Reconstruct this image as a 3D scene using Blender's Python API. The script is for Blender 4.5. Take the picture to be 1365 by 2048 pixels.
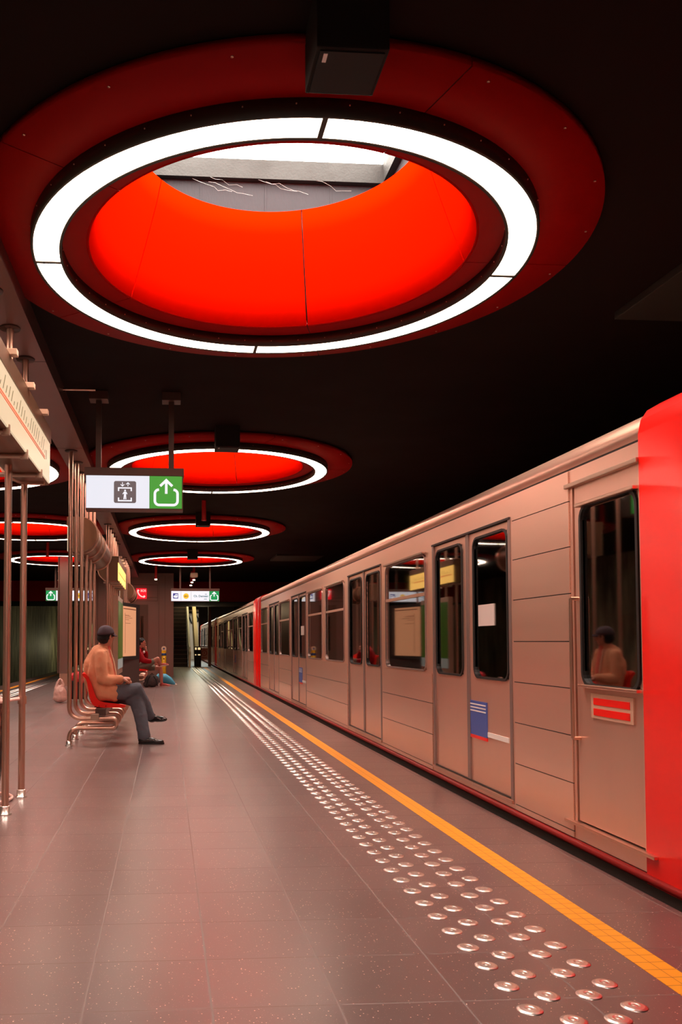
import bpy, bmesh, math, random
from mathutils import Vector, Matrix, Quaternion
random.seed(7)
for o in list(bpy.data.objects): bpy.data.objects.remove(o, do_unlink=True)
scn = bpy.context.scene
COL = scn.collection
PI = math.pi
R = math.radians

# ------------------------------------------------------------------ camera
H = 1.2
FPX, YAW, PITCH = 1661.0, 0.067, 0.0413
cy_, sy_, ct_, st_ = math.cos(YAW), math.sin(YAW), math.cos(PITCH), math.sin(PITCH)
Fv = Vector((sy_*ct_, cy_*ct_, st_)); Rv = Vector((cy_, -sy_, 0)); Uv = Rv.cross(Fv)
cd = bpy.data.cameras.new('camera'); cam = bpy.data.objects.new('camera', cd); COL.objects.link(cam)
cam.matrix_world = Matrix(((Rv.x, Uv.x, -Fv.x, 0), (Rv.y, Uv.y, -Fv.y, 0), (Rv.z, Uv.z, -Fv.z, H), (0, 0, 0, 1)))
cd.sensor_fit = 'VERTICAL'; cd.sensor_height = 24; cd.lens = 24*FPX/2048
cd.shift_x = (682.5-444.55)/2048; cd.shift_y = (1215.36-1024)/2048
cd.clip_start = 0.05; cd.clip_end = 300
scn.camera = cam

# ------------------------------------------------------------------ world, exposure, lamp strengths
w = bpy.data.worlds.new('world'); scn.world = w; w.use_nodes = True
w.node_tree.nodes['Background'].inputs[0].default_value = (0.02, 0.015, 0.012, 1)
w.node_tree.nodes['Background'].inputs[1].default_value = 0.08
scn.view_settings.view_transform = 'Standard'; scn.view_settings.look = 'None'
scn.view_settings.exposure = 0.35; scn.view_settings.gamma = 1.0; scn.view_settings.use_curve_mapping = False
RING_POWER = 12.0
SKY_POWER = 13.0
BOX_POWER = 1.6
SIGN_POWER = 0.80

def area_light(name, loc, size, power, color, rot=(0, 0, 0), sy=None):
    l = bpy.data.lights.new(name, 'AREA'); l.energy = power; l.color = color; l.size = size
    if sy: l.shape = 'RECTANGLE'; l.size_y = sy
    o = bpy.data.objects.new(name, l); o.location = loc; o.rotation_euler = rot; COL.objects.link(o); return o
# lamps of the escalator hall behind the platform end and of the far platform, plus added fill lights
area_light('escalator_hall_lamp', (1.3, 44.0, 3.4), 1.6, 32, (1, .86, .5), (0, 0, 0), 5)
area_light('escalator_hall_lamp', (-3.6, 44.0, 3.4), 1.6, 32, (1, .86, .5), (0, 0, 0), 5)
_l = bpy.data.lights.new('left_wall_fill_light', 'POINT'); _l.energy = 50; _l.color = (1, .88, .5); _l.shadow_soft_size = .3; _o = bpy.data.objects.new('left_wall_fill_light', _l); _o.location = (-5.6, 56, 1.0); COL.objects.link(_o)  # added point light without a fixture, brightens the left track wall
area_light('board_fill_light', (1.5, 37.5, 2.76), .8, 22, (1, .8, .5), (R(-25), 0, 0), .8)  # added light, no fixture here, lifts the barrier board and nearby floor
area_light('far_platform_lamp', (1.9, 52.0, 3.3), 1.2, 170, (.8, 1, .95), (0, R(-20), 0), 10)

# ------------------------------------------------------------------ materials
def nodes(name):
    m = bpy.data.materials.new(name); m.use_nodes = True
    nt = m.node_tree; b = nt.nodes['Principled BSDF']; return m, nt, b
def mat(name, col, rough=.5, metal=0., spec=.5, emit=None, es=0., coat=0., noise=0., nscale=8., bump=0., bscale=60., stretch=None):
    m, nt, b = nodes(name)
    b.inputs['Base Color'].default_value = (*col, 1); b.inputs['Roughness'].default_value = rough
    b.inputs['Metallic'].default_value = metal; b.inputs['Specular IOR Level'].default_value = spec
    b.inputs['Coat Weight'].default_value = coat
    if emit: b.inputs['Emission Color'].default_value = (*emit, 1); b.inputs['Emission Strength'].default_value = es
    if noise or bump:
        tc = nt.nodes.new('ShaderNodeTexCoord'); mp = nt.nodes.new('ShaderNodeMapping')
        nt.links.new(tc.outputs['Object'], mp.inputs[0])
        if stretch: mp.inputs['Scale'].default_value = stretch
    if noise:
        n = nt.nodes.new('ShaderNodeTexNoise'); n.inputs['Scale'].default_value = nscale; n.inputs['Detail'].default_value = 6
        nt.links.new(mp.outputs[0], n.inputs[0])
        mr = nt.nodes.new('ShaderNodeMapRange'); mr.inputs[3].default_value = max(.02, rough-noise); mr.inputs[4].default_value = rough+noise
        nt.links.new(n.outputs[0], mr.inputs[0]); nt.links.new(mr.outputs[0], b.inputs['Roughness'])
        hs = nt.nodes.new('ShaderNodeMix'); hs.data_type = 'RGBA'
        hs.inputs[6].default_value = (*[c*(1-noise) for c in col], 1); hs.inputs[7].default_value = (*[min(1, c*(1+noise)) for c in col], 1)
        nt.links.new(n.outputs[0], hs.inputs[0]); nt.links.new(hs.outputs[2], b.inputs['Base Color'])
    if bump:
        n2 = nt.nodes.new('ShaderNodeTexNoise'); n2.inputs['Scale'].default_value = bscale; n2.inputs['Detail'].default_value = 4
        nt.links.new(mp.outputs[0], n2.inputs[0])
        bp = nt.nodes.new('ShaderNodeBump'); bp.inputs['Strength'].default_value = bump; bp.inputs['Distance'].default_value = .01
        nt.links.new(n2.outputs[0], bp.inputs['Height']); nt.links.new(bp.outputs[0], b.inputs['Normal'])
    return m
def emis(name, col, s):
    m, nt, b = nodes(name)
    b.inputs['Base Color'].default_value = (*[min(.8, c)*.2 for c in col], 1); b.inputs['Roughness'].default_value = .35
    b.inputs['Emission Color'].default_value = (*col, 1); b.inputs['Emission Strength'].default_value = s
    return m

M = {}
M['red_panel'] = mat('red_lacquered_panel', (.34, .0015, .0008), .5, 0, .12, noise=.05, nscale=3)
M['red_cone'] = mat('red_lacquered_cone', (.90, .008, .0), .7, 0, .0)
M['seam'] = mat('dark_joint', (.02, .008, .006), .6)
M['housing'] = mat('black_lamp_housing', (.03, .026, .02), .45, 0, .4, bump=.05)
M['diffuser'] = emis('lamp_diffuser', (1, .745, .58), RING_POWER)
M['sky_pane'] = emis('skylight_pane', (1, .93, .84), SKY_POWER)
M['shaft'] = mat('shaft_concrete', (.045, .040, .044), .85, 0, .2, noise=.25, nscale=5, bump=.4, bscale=25, stretch=(3, 3, .8))
M['rusty'] = mat('rusty_steel', (.034, .030, .028), .6, .5, .5, noise=.35, nscale=4, bump=.3)
M['ceiling'] = mat('black_ceiling', (.014, .0065, .005), .85, 0, .1, noise=.1, nscale=2)
M['black'] = mat('matt_black', (.012, .011, .011), .6, 0, .3)
M['dark_box'] = mat('dark_speaker_grille', (.018, .013, .011), .75, 0, .2, bump=.3, bscale=200)
M['steel'] = mat('brushed_steel', (.74, .48, .37), .28, .95, .5)
M['steel_rough'] = mat('satin_steel', (.46, .32, .24), .42, .55, .5, noise=.05, nscale=3)
M['steel_bright'] = mat('polished_stud_steel', (.92, .86, .81), .28, 1)
M['box_brown'] = mat('brown_anodised_box', (.20, .105, .06), .38, .6, .5)
M['beam'] = mat('beam_steel', (.28, .18, .17), .40, .9, .5, noise=.10, nscale=1.5)
M['train'] = mat('train_stainless', (.88, .57, .445), .34, .82, .5, noise=.05, nscale=2, stretch=(1, .5, 4))
M['train_door'] = mat('train_door_stainless', (.82, .52, .405), .36, .82, .5, noise=.05, nscale=2, stretch=(1, 3, .5))
M['train_pillar'] = mat('train_door_pillar', (.36, .27, .25), .42, .8, .5)
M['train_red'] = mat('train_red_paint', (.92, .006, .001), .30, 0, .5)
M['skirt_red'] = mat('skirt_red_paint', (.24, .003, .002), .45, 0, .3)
M['rubber'] = mat('black_rubber', (.015, .013, .013), .5, 0, .4)
M['under'] = mat('underframe', (.035, .025, .02), .7)
M['seat_red'] = mat('red_moulded_seat', (.80, .010, .003), .4, 0, .3, coat=.1)
M['seat_int'] = mat('train_seat_red', (.45, .03, .02), .5)
M['interior'] = mat('train_interior', (.20, .12, .05), .6)
M['interior_floor'] = mat('train_interior_floor', (.08, .06, .05), .6)
M['sign_case'] = mat('sign_case_brown', (.085, .045, .035), .45, .3)
M['white_lit'] = emis('sign_white_lit', (.86, .90, 1.0), .86*SIGN_POWER)
M['green_lit'] = emis('sign_green_lit', (.035, .30, .03), 1.0*SIGN_POWER)
M['green2_lit'] = emis('sign_green_far_lit', (.0, .27, .07), 1.0*SIGN_POWER)
M['grey_icon'] = emis('sign_grey_icon', (.115, .09, .095), .8)
M['icon_white'] = emis('sign_icon_white', (.90, .91, 1.0), .95*SIGN_POWER)
M['icon_blue'] = emis('sign_icon_blue', (.02, .025, .20), .9)
M['icon_gold'] = emis('sign_icon_gold', (.78, .42, .02), .9)
M['icon_gold2'] = emis('sign_icon_gold_dark', (.30, .16, .02), .9)
M['text_teal'] = emis('sign_text_teal', (.03, .13, .16), .8)
M['red_lit'] = emis('sign_red_lit', (.85, .008, .02), 1.0)
M['pink_lit'] = emis('sign_pink_lit', (.95, .62, .55), .9)
M['map_face'] = emis('route_map_face', (1.0, .74, .48), BOX_POWER*.34)
M['map_face2'] = emis('route_map_face_far', (1.0, .56, .13), BOX_POWER*.9)
M['map_ink'] = mat('map_ink', (.12, .10, .02), .5)
M['map_orange'] = mat('map_orange_line', (.75, .12, .03), .5)
M['poster'] = emis('timetable_poster', (.80, .36, .18), .62)
M['poster_ink'] = mat('poster_ink', (.20, .06, .03), .6)
M['poster_green'] = emis('green_poster', (.06, .20, .01), .20)
M['poster_white'] = emis('poster_white', (.5, .5, .45), .30)
M['grey_panel'] = mat('dark_grey_plinth', (.045, .038, .035), .5, .2)
M['clad'] = mat('brown_steel_cladding', (.34, .22, .19), .45, .7, .5, noise=.1, nscale=1.2)
M['clad_dark'] = mat('brown_cladding_frame', (.22, .14, .11), .5, .6)
M['yellow_post'] = mat('yellow_painted_post', (.80, .42, .01), .4)
M['blue_band'] = mat('blue_band', (.03, .07, .22), .4)
M['cream'] = mat('cream_plastic', (.75, .55, .40), .5)
M['white_plastic'] = mat('white_plastic', (.80, .76, .72), .4)
M['esc_step'] = mat('escalator_step', (.05, .032, .026), .45, .5)
M['esc_edge'] = mat('escalator_nosing', (.16, .10, .08), .4, .6)
M['esc_rail'] = mat('escalator_rail_cream', (.80, .72, .55), .35, .3)
M['stair_panel'] = mat('stair_side_panel', (.85, .66, .36), .5)
M['board_red'] = mat('barrier_board', (.42, .13, .09), .6)
M['board_white'] = mat('barrier_board_pale', (.55, .32, .22), .6)
M['lamp_warm'] = emis('small_downlight', (1, .70, .48), 9)
M['lamp_green'] = emis('green_signal', (.02, 1, .35), 3)
M['fire_red'] = mat('red_painted_tube', (.55, .01, .01), .5)
# people
M['skin'] = mat('skin', (.60, .25, .17), .5, 0, .4, noise=.04, nscale=30)
M['skin2'] = mat('skin_tanned', (.50, .20, .14), .5, 0, .4, noise=.04, nscale=30)
M['hair'] = mat('black_hair', (.010, .007, .007), .55, 0, .3, bump=1.0, bscale=90)
M['cap'] = mat('dark_cap_cloth', (.085, .060, .075), .8, 0, .2, bump=.3, bscale=300)
M['jacket'] = mat('tan_jacket_cloth', (.74, .32, .18), .85, 0, .15, bump=.3, bscale=250)
M['shirt'] = mat('salmon_shirt', (.70, .12, .08), .8)
M['trousers'] = mat('grey_trouser_cloth', (.115, .12, .145), .85, 0, .2, noise=.2, nscale=10, bump=.3, bscale=250)
M['shoe'] = mat('black_leather', (.018, .014, .014), .25, 0, .6)
M['red_jacket'] = mat('red_jacket_cloth', (.30, .003, .008), .8, 0, .2, bump=.2, bscale=200)
M['shorts'] = mat('olive_shorts', (.16, .15, .11), .85)
M['shoe_red'] = mat('red_canvas_shoe', (.40, .05, .04), .7)
M['sole'] = mat('pale_sole', (.65, .40, .32), .6)
M['backpack'] = mat('dark_backpack', (.055, .035, .035), .75, bump=.2)
M['blue_cloth'] = mat('blue_umbrella_cloth', (.05, .32, .48), .6)
M['bag_pink'] = mat('pale_plastic_bag', (.85, .52, .45), .35, 0, .5)
M['case_red'] = mat('red_suitcase_cloth', (.55, .005, .02), .6)
M['eye'] = mat('eye_dark', (.02, .015, .015), .2)
M['dim_panel'] = mat('dim_grey_panel', (.035, .030, .025), .6)
M['indicator'] = emis('indicator_lamp', (.9, .62, .3), .9)
M['blue_sticker'] = mat('blue_sticker', (.05, .10, .38), .4)
M['notice_paper'] = mat('notice_paper', (.62, .52, .48), .6)
M['jacket_pale'] = mat('pale_lapel_cloth', (.68, .42, .28), .8)

def glass_mat(name, tint, ior=1.75, base=.10):
    m = bpy.data.materials.new(name); m.use_nodes = True; nt = m.node_tree
    for n in list(nt.nodes): nt.nodes.remove(n)
    out = nt.nodes.new('ShaderNodeOutputMaterial'); mx = nt.nodes.new('ShaderNodeMixShader')
    tr = nt.nodes.new('ShaderNodeBsdfTransparent'); tr.inputs[0].default_value = (*tint, 1)
    gl = nt.nodes.new('ShaderNodeBsdfGlossy'); gl.inputs['Roughness'].default_value = .03; gl.inputs[0].default_value = (.95, .9, .85, 1)
    fr = nt.nodes.new('ShaderNodeFresnel'); fr.inputs[0].default_value = ior
    ad = nt.nodes.new('ShaderNodeMath'); ad.operation = 'ADD'; ad.use_clamp = True; ad.inputs[1].default_value = base
    nt.links.new(fr.outputs[0], ad.inputs[0]); nt.links.new(ad.outputs[0], mx.inputs[0])
    nt.links.new(tr.outputs[0], mx.inputs[1]); nt.links.new(gl.outputs[0], mx.inputs[2]); nt.links.new(mx.outputs[0], out.inputs[0])
    return m
M['train_glass'] = glass_mat('train_window_glass', (.40, .36, .32), 1.9, .12)
M['clear_plastic'] = glass_mat('clear_bag_plastic', (.9, .82, .8), 1.3, .12)

def math_node(nt, op, a, b=None, clamp=False):
    n = nt.nodes.new('ShaderNodeMath'); n.operation = op; n.use_clamp = clamp
    for i, v in enumerate((a, b)):
        if v is None: continue
        if hasattr(v, 'is_linked') or hasattr(v, 'links'): nt.links.new(v, n.inputs[i])
        else: n.inputs[i].default_value = v
    return n.outputs[0]
def grout(nt, coord, offset, pitch, half):
    a = math_node(nt, 'SUBTRACT', coord, offset)
    a = math_node(nt, 'DIVIDE', a, pitch)
    f = math_node(nt, 'FRACT', a)
    f = math_node(nt, 'ABSOLUTE', math_node(nt, 'SUBTRACT', f, .5))
    return math_node(nt, 'GREATER_THAN', f, .5-half/pitch)
def floor_material():
    m, nt, b = nodes('terrazzo_floor_tiles')
    tc = nt.nodes.new('ShaderNodeTexCoord'); sp = nt.nodes.new('ShaderNodeSeparateXYZ'); nt.links.new(tc.outputs['Object'], sp.inputs[0])
    gx = grout(nt, sp.outputs[0], .152, .42, .0035); gy = grout(nt, sp.outputs[1], 2.77, .4195, .003)
    g = math_node(nt, 'MAXIMUM', gx, gy)
    # tile id -> slight tone change
    ix = math_node(nt, 'FLOOR', math_node(nt, 'DIVIDE', math_node(nt, 'SUBTRACT', sp.outputs[0], .152), .42))
    iy = math_node(nt, 'FLOOR', math_node(nt, 'DIVIDE', math_node(nt, 'SUBTRACT', sp.outputs[1], 2.77), .4195))
    cb = nt.nodes.new('ShaderNodeCombineXYZ'); nt.links.new(ix, cb.inputs[0]); nt.links.new(iy, cb.inputs[1])
    wn = nt.nodes.new('ShaderNodeTexWhiteNoise'); nt.links.new(cb.outputs[0], wn.inputs[0])
    tone = nt.nodes.new('ShaderNodeMix'); tone.data_type = 'RGBA'
    tone.inputs[6].default_value = (.115, .066, .062, 1); tone.inputs[7].default_value = (.140, .084, .078, 1)
    nt.links.new(wn.outputs[0], tone.inputs[0])
    # speckles
    vo = nt.nodes.new('ShaderNodeTexVoronoi'); vo.inputs['Scale'].default_value = 75; nt.links.new(tc.outputs['Object'], vo.inputs['Vector'])
    spk = math_node(nt, 'LESS_THAN', vo.outputs['Distance'], .17)
    vcol = nt.nodes.new('ShaderNodeSeparateColor'); nt.links.new(vo.outputs['Color'], vcol.inputs[0])
    spk = math_node(nt, 'MULTIPLY', spk, math_node(nt, 'GREATER_THAN', vcol.outputs[0], .72))
    cl = nt.nodes.new('ShaderNodeTexNoise'); cl.inputs['Scale'].default_value = 5; cl.inputs['Detail'].default_value = 3; nt.links.new(tc.outputs['Object'], cl.inputs[0])
    spk = math_node(nt, 'MULTIPLY', spk, math_node(nt, 'GREATER_THAN', cl.outputs[0], .40))
    vo2 = nt.nodes.new('ShaderNodeTexVoronoi'); vo2.inputs['Scale'].default_value = 190; nt.links.new(tc.outputs['Object'], vo2.inputs['Vector'])
    s2 = math_node(nt, 'MULTIPLY', math_node(nt, 'LESS_THAN', vo2.outputs['Distance'], .22), .35)
    vc2 = nt.nodes.new('ShaderNodeSeparateColor'); nt.links.new(vo2.outputs['Color'], vc2.inputs[0])
    s2 = math_node(nt, 'MULTIPLY', s2, math_node(nt, 'GREATER_THAN', vc2.outputs[1], .85))
    spk = math_node(nt, 'MAXIMUM', spk, s2)
    mx = nt.nodes.new('ShaderNodeMix'); mx.data_type = 'RGBA'; nt.links.new(spk, mx.inputs[0]); nt.links.new(tone.outputs[2], mx.inputs[6]); mx.inputs[7].default_value = (.95, .62, .50, 1)
    mg = nt.nodes.new('ShaderNodeMix'); mg.data_type = 'RGBA'; nt.links.new(g, mg.inputs[0]); nt.links.new(mx.outputs[2], mg.inputs[6]); mg.inputs[7].default_value = (.15, .095, .08, 1)
    nt.links.new(mg.outputs[2], b.inputs['Base Color'])
    n = nt.nodes.new('ShaderNodeTexNoise'); n.inputs['Scale'].default_value = 1.3; n.inputs['Detail'].default_value = 5; nt.links.new(tc.outputs['Object'], n.inputs[0])
    mr = nt.nodes.new('ShaderNodeMapRange'); mr.inputs[1].default_value = .3; mr.inputs[2].default_value = .7; mr.inputs[3].default_value = .278; mr.inputs[4].default_value = .31; nt.links.new(n.outputs[0], mr.inputs[0])
    rr = math_node(nt, 'ADD', mr.outputs[0], math_node(nt, 'MULTIPLY', g, .3))
    nt.links.new(rr, b.inputs['Roughness'])
    b.inputs['Specular IOR Level'].default_value = .5; b.inputs['IOR'].default_value = 2.0
    return m
M['floor'] = floor_material()
def yellow_material():
    m, nt, b = nodes('yellow_mosaic_line')
    tc = nt.nodes.new('ShaderNodeTexCoord'); sp = nt.nodes.new('ShaderNodeSeparateXYZ'); nt.links.new(tc.outputs['Object'], sp.inputs[0])
    gx = grout(nt, sp.outputs[0], 1.75+.06, .4, .0012); gy = grout(nt, sp.outputs[1], 2.77, .0699, .0016)
    g = math_node(nt, 'MAXIMUM', gx, gy)
    mg = nt.nodes.new('ShaderNodeMix'); mg.data_type = 'RGBA'; nt.links.new(g, mg.inputs[0]); mg.inputs[6].default_value = (.92, .36, .018, 1); mg.inputs[7].default_value = (.32, .10, .03, 1)
    nt.links.new(mg.outputs[2], b.inputs['Base Color']); b.inputs['Roughness'].default_value = .42; b.inputs['Specular IOR Level'].default_value = .35
    return m
M['yellow_tile'] = yellow_material()
def streak_wall():
    m, nt, b = nodes('stained_concrete_wall')
    tc = nt.nodes.new('ShaderNodeTexCoord'); mp = nt.nodes.new('ShaderNodeMapping'); mp.inputs['Scale'].default_value = (1, .9, .16)
    nt.links.new(tc.outputs['Object'], mp.inputs[0])
    n = nt.nodes.new('ShaderNodeTexNoise'); n.inputs['Scale'].default_value = 3.2; n.inputs['Detail'].default_value = 9; n.inputs['Roughness'].default_value = .68
    nt.links.new(mp.outputs[0], n.inputs[0])
    cr = nt.nodes.new('ShaderNodeValToRGB'); cr.color_ramp.elements[0].position = .38; cr.color_ramp.elements[0].color = (.05, .045, .03, 1)
    cr.color_ramp.elements[1].position = .66; cr.color_ramp.elements[1].color = (.42, .40, .26, 1)
    nt.links.new(n.outputs[0], cr.inputs[0]); nt.links.new(cr.outputs[0], b.inputs['Base Color']); b.inputs['Roughness'].default_value = .6
    bp = nt.nodes.new('ShaderNodeBump'); bp.inputs['Strength'].default_value = .5; nt.links.new(n.outputs[0], bp.inputs['Height']); nt.links.new(bp.outputs[0], b.inputs['Normal'])
    return m
M['wall_concrete'] = streak_wall()

# ------------------------------------------------------------------ mesh helpers
class MB:
    def __init__(s): s.v = []; s.f = []; s.mi = []; s.mats = []; s.cur = 0; s.sm = []; s.smooth = False
    def mat(s, m):
        if m not in s.mats: s.mats.append(m)
        s.cur = s.mats.index(m); return s
    def add(s, vs, fs, smooth=None):
        n = len(s.v); s.v += [tuple(v) for v in vs]
        for f in fs: s.f.append([i+n for i in f]); s.mi.append(s.cur); s.sm.append(s.smooth if smooth is None else smooth)
        return s
    def box(s, x0, x1, y0, y1, z0, z1):
        vs = [(x, y, z) for x in (x0, x1) for y in (y0, y1) for z in (z0, z1)]
        return s.add(vs, [(0, 1, 3, 2), (4, 6, 7, 5), (0, 4, 5, 1), (2, 3, 7, 6), (0, 2, 6, 4), (1, 5, 7, 3)], False)
    def bbox(s, x0, x1, y0, y1, z0, z1, r=.01):
        "box with chamfered edges"
        bm = bmesh.new(); bmesh.ops.create_cube(bm, size=1)
        for v in bm.verts: v.co = Vector(((x0+x1)/2+v.co.x*(x1-x0), (y0+y1)/2+v.co.y*(y1-y0), (z0+z1)/2+v.co.z*(z1-z0)))
        bmesh.ops.bevel(bm, geom=bm.edges[:], offset=r, segments=2, affect='EDGES', profile=.6)
        s.addbm(bm); return s
    def addbm(s, bm, smooth=None):
        bm.verts.index_update(); s.add([v.co[:] for v in bm.verts], [[v.index for v in f.verts] for f in bm.faces], smooth); bm.free(); return s
    def tube(s, pts, r, n=14, cap=True, radii=None, ry=None):
        pts = [Vector(p) for p in pts]; vs = []; fs = []
        t0 = (pts[1]-pts[0]).normalized(); a = Vector((0, 0, 1)) if abs(t0.z) < .9 else Vector((1, 0, 0))
        u = t0.cross(a).normalized()
        for i, p in enumerate(pts):
            if i == 0: t = t0
            elif i == len(pts)-1: t = (pts[i]-pts[i-1]).normalized()
            else: t = ((pts[i]-pts[i-1]).normalized()+(pts[i+1]-pts[i]).normalized()).normalized()
            u = (u-t*u.dot(t)).normalized(); w_ = t.cross(u)
            rr = radii[i] if radii else r
            for k in range(n):
                an = 2*PI*k/n; vs.append(p+u*math.cos(an)*rr+w_*math.sin(an)*rr*(ry or 1))
        for i in range(len(pts)-1):
            for k in range(n): fs.append((i*n+k, i*n+(k+1) % n, (i+1)*n+(k+1) % n, (i+1)*n+k))
        s.add(vs, fs, True)
        if cap:
            m_ = len(pts)-1
            s.add(vs[:n], [tuple(range(n))[::-1]], False); s.add(vs[m_*n:], [tuple(range(n))], False)
        return s
    def lathe(s, prof, c=(0, 0, 0), n=48, a0=0, a1=2*PI, closed=True, smooth=True):
        full = abs(a1-a0-2*PI) < 1e-6; m_ = n if full else n+1; vs = []; fs = []
        for k in range(m_):
            an = a0+(a1-a0)*k/n
            for (r, z) in prof: vs.append((c[0]+r*math.cos(an), c[1]+r*math.sin(an), c[2]+z))
        P = len(prof)
        for k in range(n):
            k2 = (k+1) % m_
            for j in range(P if closed else P-1):
                j2 = (j+1) % P; fs.append((k*P+j, k2*P+j, k2*P+j2, k*P+j2))
        s.add(vs, fs, smooth)
        if not full and closed:
            s.add(vs[:P], [tuple(range(P))], False); s.add(vs[-P:], [tuple(range(P))[::-1]], False)
        return s
    def prism(s, poly, axis, d0, d1, smooth=False):
        "poly in the plane normal to axis; axis y -> (x,z); axis x -> (y,z); axis z -> (x,y)"
        def p(a, b, d): return {'y': (a, d, b), 'x': (d, a, b), 'z': (a, b, d)}[axis]
        n = len(poly); vs = [p(a, b, d0) for a, b in poly]+[p(a, b, d1) for a, b in poly]
        s.add(vs, [tuple(range(n)), tuple(range(n, 2*n))[::-1]], False)
        s.add(vs, [(k, (k+1) % n, n+(k+1) % n, n+k) for k in range(n)], smooth); return s
    def ell(s, c, r, rot=None, n=20):
        bm = bmesh.new(); bmesh.ops.create_uvsphere(bm, u_segments=n, v_segments=max(8, n*2//3), radius=1)
        for v in bm.verts:
            q = Vector((v.co.x*r[0], v.co.y*r[1], v.co.z*r[2]))
            if rot is not None: q = rot @ q
            v.co = q+Vector(c)
        return s.addbm(bm, True)
    def capsule(s, p0, r0, p1, r1, n=16, sq=1.0):
        p0 = Vector(p0); p1 = Vector(p1); t = (p1-p0); L = t.length; t = t.normalized()
        pts = []; rad = []
        for k in range(6):
            a = PI/2*(1-k/5); pts.append(p0-t*r0*math.sin(a)); rad.append(max(.0005, r0*math.cos(a)))
        for k in range(6):
            a = PI/2*k/5; pts.append(p1+t*r1*math.sin(a)); rad.append(max(.0005, r1*math.cos(a)))
        return s.tube(pts, 1, n, True, rad, sq)
    def limb(s, pts, rad, n=16, sq=1.0):
        for i in range(len(pts)-1): s.capsule(pts[i], rad[i], pts[i+1], rad[i+1], n, sq)
        return s
    def build(s, name, m=None, parent=None, loc=(0, 0, 0), props=None):
        me = bpy.data.meshes.new(name); me.from_pydata(s.v, [], s.f); me.update()
        if s.mats:
            for k in s.mats: me.materials.append(M[k])
            me.polygons.foreach_set('material_index', s.mi)
        else: me.materials.append(M[m])
        me.polygons.foreach_set('use_smooth', s.sm)
        bm = bmesh.new(); bm.from_mesh(me); bmesh.ops.recalc_face_normals(bm, faces=bm.faces); bm.to_mesh(me); bm.free()
        o = bpy.data.objects.new(name, me); COL.objects.link(o); o.location = loc
        if parent: o.parent = parent
        return o
def tag(o, label=None, cat=None, group=None, kind=None):
    if label: o['label'] = label
    if cat: o['category'] = cat
    if group: o['group'] = group
    if kind: o['kind'] = kind
    return o
def empty(name, loc=(0, 0, 0), label=None, cat=None, group=None, rz=0):
    o = bpy.data.objects.new(name, None); COL.objects.link(o); o.location = loc; o.rotation_euler = (0, 0, rz)
    o.empty_display_size = .2
    return tag(o, label, cat, group)
def kids(o): return [c for c in COL.objects if c.parent == o]
def copy_tree(o, parent=None):
    c = o.copy(); COL.objects.link(c); c.parent = parent
    for ch in kids(o): copy_tree(ch, c)
    return c
def struct(name, mb, m=None):
    return tag(mb.build(name, m), kind='structure')
def arc(cx, cz, r, a0, a1, n=8): return [(cx+r*math.cos(R(a0+(a1-a0)*i/n)), cz+r*math.sin(R(a0+(a1-a0)*i/n))) for i in range(n+1)]
def mirx(x): return -2.24-x      # the platform is symmetrical about x = -1.12

# ------------------------------------------------------------------ setting
EDGE = 2.29; YEND = 39.4
f = MB(); f.box(mirx(EDGE), EDGE, -13, YEND, -.12, 0); struct('floor', f, 'floor')
f = MB(); f.box(mirx(EDGE)+.1, EDGE-.1, -13, YEND, -1.1, -.125); struct('trim_1', f, 'under')
f = MB(); f.box(1.75, 1.87, -13, YEND-.3, -.02, .0015); struct('trim_2', f, 'yellow_tile')
f = MB(); f.box(mirx(1.87), mirx(1.75), -13, YEND-.3, -.02, .0015); struct('trim_3', f, 'yellow_tile')
f = MB(); f.box(EDGE+.0, 6.4, -13, 75, -1.25, -1.1); f.box(-8.2, mirx(EDGE), -13, 75, -1.25, -1.1); struct('floor_track_bed', f, 'under') if False else struct('trim_4', f, 'under')
# ceiling with square holes over every ring
CZ = 3.60
RING_CX, RING_CY, RING_P = .683, 4.938, 6.19
ringsY = [RING_CY+RING_P*i for i in range(-2, 4)]
RC2 = mirx(RING_CX)
c = MB()
xs = [-8.2, RC2-1.2, RC2+1.2, RING_CX-1.2, RING_CX+1.2, 7.0]
y = -13.0
for Y in ringsY:
    c.box(xs[0], xs[-1], y, Y-1.2, CZ, CZ+.1)
    for a, b in ((0, 1), (2, 3), (4, 5)): c.box(xs[a], xs[b], Y-1.2, Y+1.2, CZ, CZ+.1)
    y = Y+1.2
c.box(xs[0], xs[-1], y, 30.0, CZ, CZ+.1)
struct('ceiling', c, 'ceiling')
c = MB(); c.box(-8.2, 7, 30, 33, CZ, CZ+.1); c.box(-8.2, 7, 33, 33.3, 2.78, CZ+.1); c.box(.3, 7, 33.3, 37, 2.78, 2.9); c.box(-8.2, -2.5, 33.3, 37, 2.78, 2.9)
struct('trim_5', c, 'ceiling')
c = MB(); c.box(.25, 6.0, 32.96, 32.995, 2.80, CZ); c.box(-7.5, -2.5, 32.96, 32.995, 2.80, CZ); struct('trim_12', c, 'red_panel')
c = MB(); c.box(-8.2, 7, 37, 75, 4.6, 4.7); c.box(-8.2, 7, 37, 37.1, 2.78, 4.6); struct('trim_6', c, 'ceiling')
c = MB(); c.box(-7.7, -7.5, -13, 75, -1.1, 4.6); struct('wall_left', c, 'wall_concrete')
c = MB(); c.box(6.1, 6.3, -13, 75, -1.1, 4.6); struct('wall_right', c, 'under')
c = MB(); c.box(-7.7, 6.3, -13.2, -13, -1.1, 3.7); struct('wall_back', c, 'under')
c = MB(); c.box(-7.7, 6.3, 74.8, 75, -1.1, 4.6); struct('wall_far', c, 'clad')
# central soffit beam in panels
c = MB(); y = -11.24
while y < 33:
    c.box(-1.27, -.97, y+.004, y+2.976, 3.44, CZ+.02); y += 2.98
c.box(-1.26, -.98, -13, 33, 3.447, CZ+.02)
struct('trim_7', c, 'beam')
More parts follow.
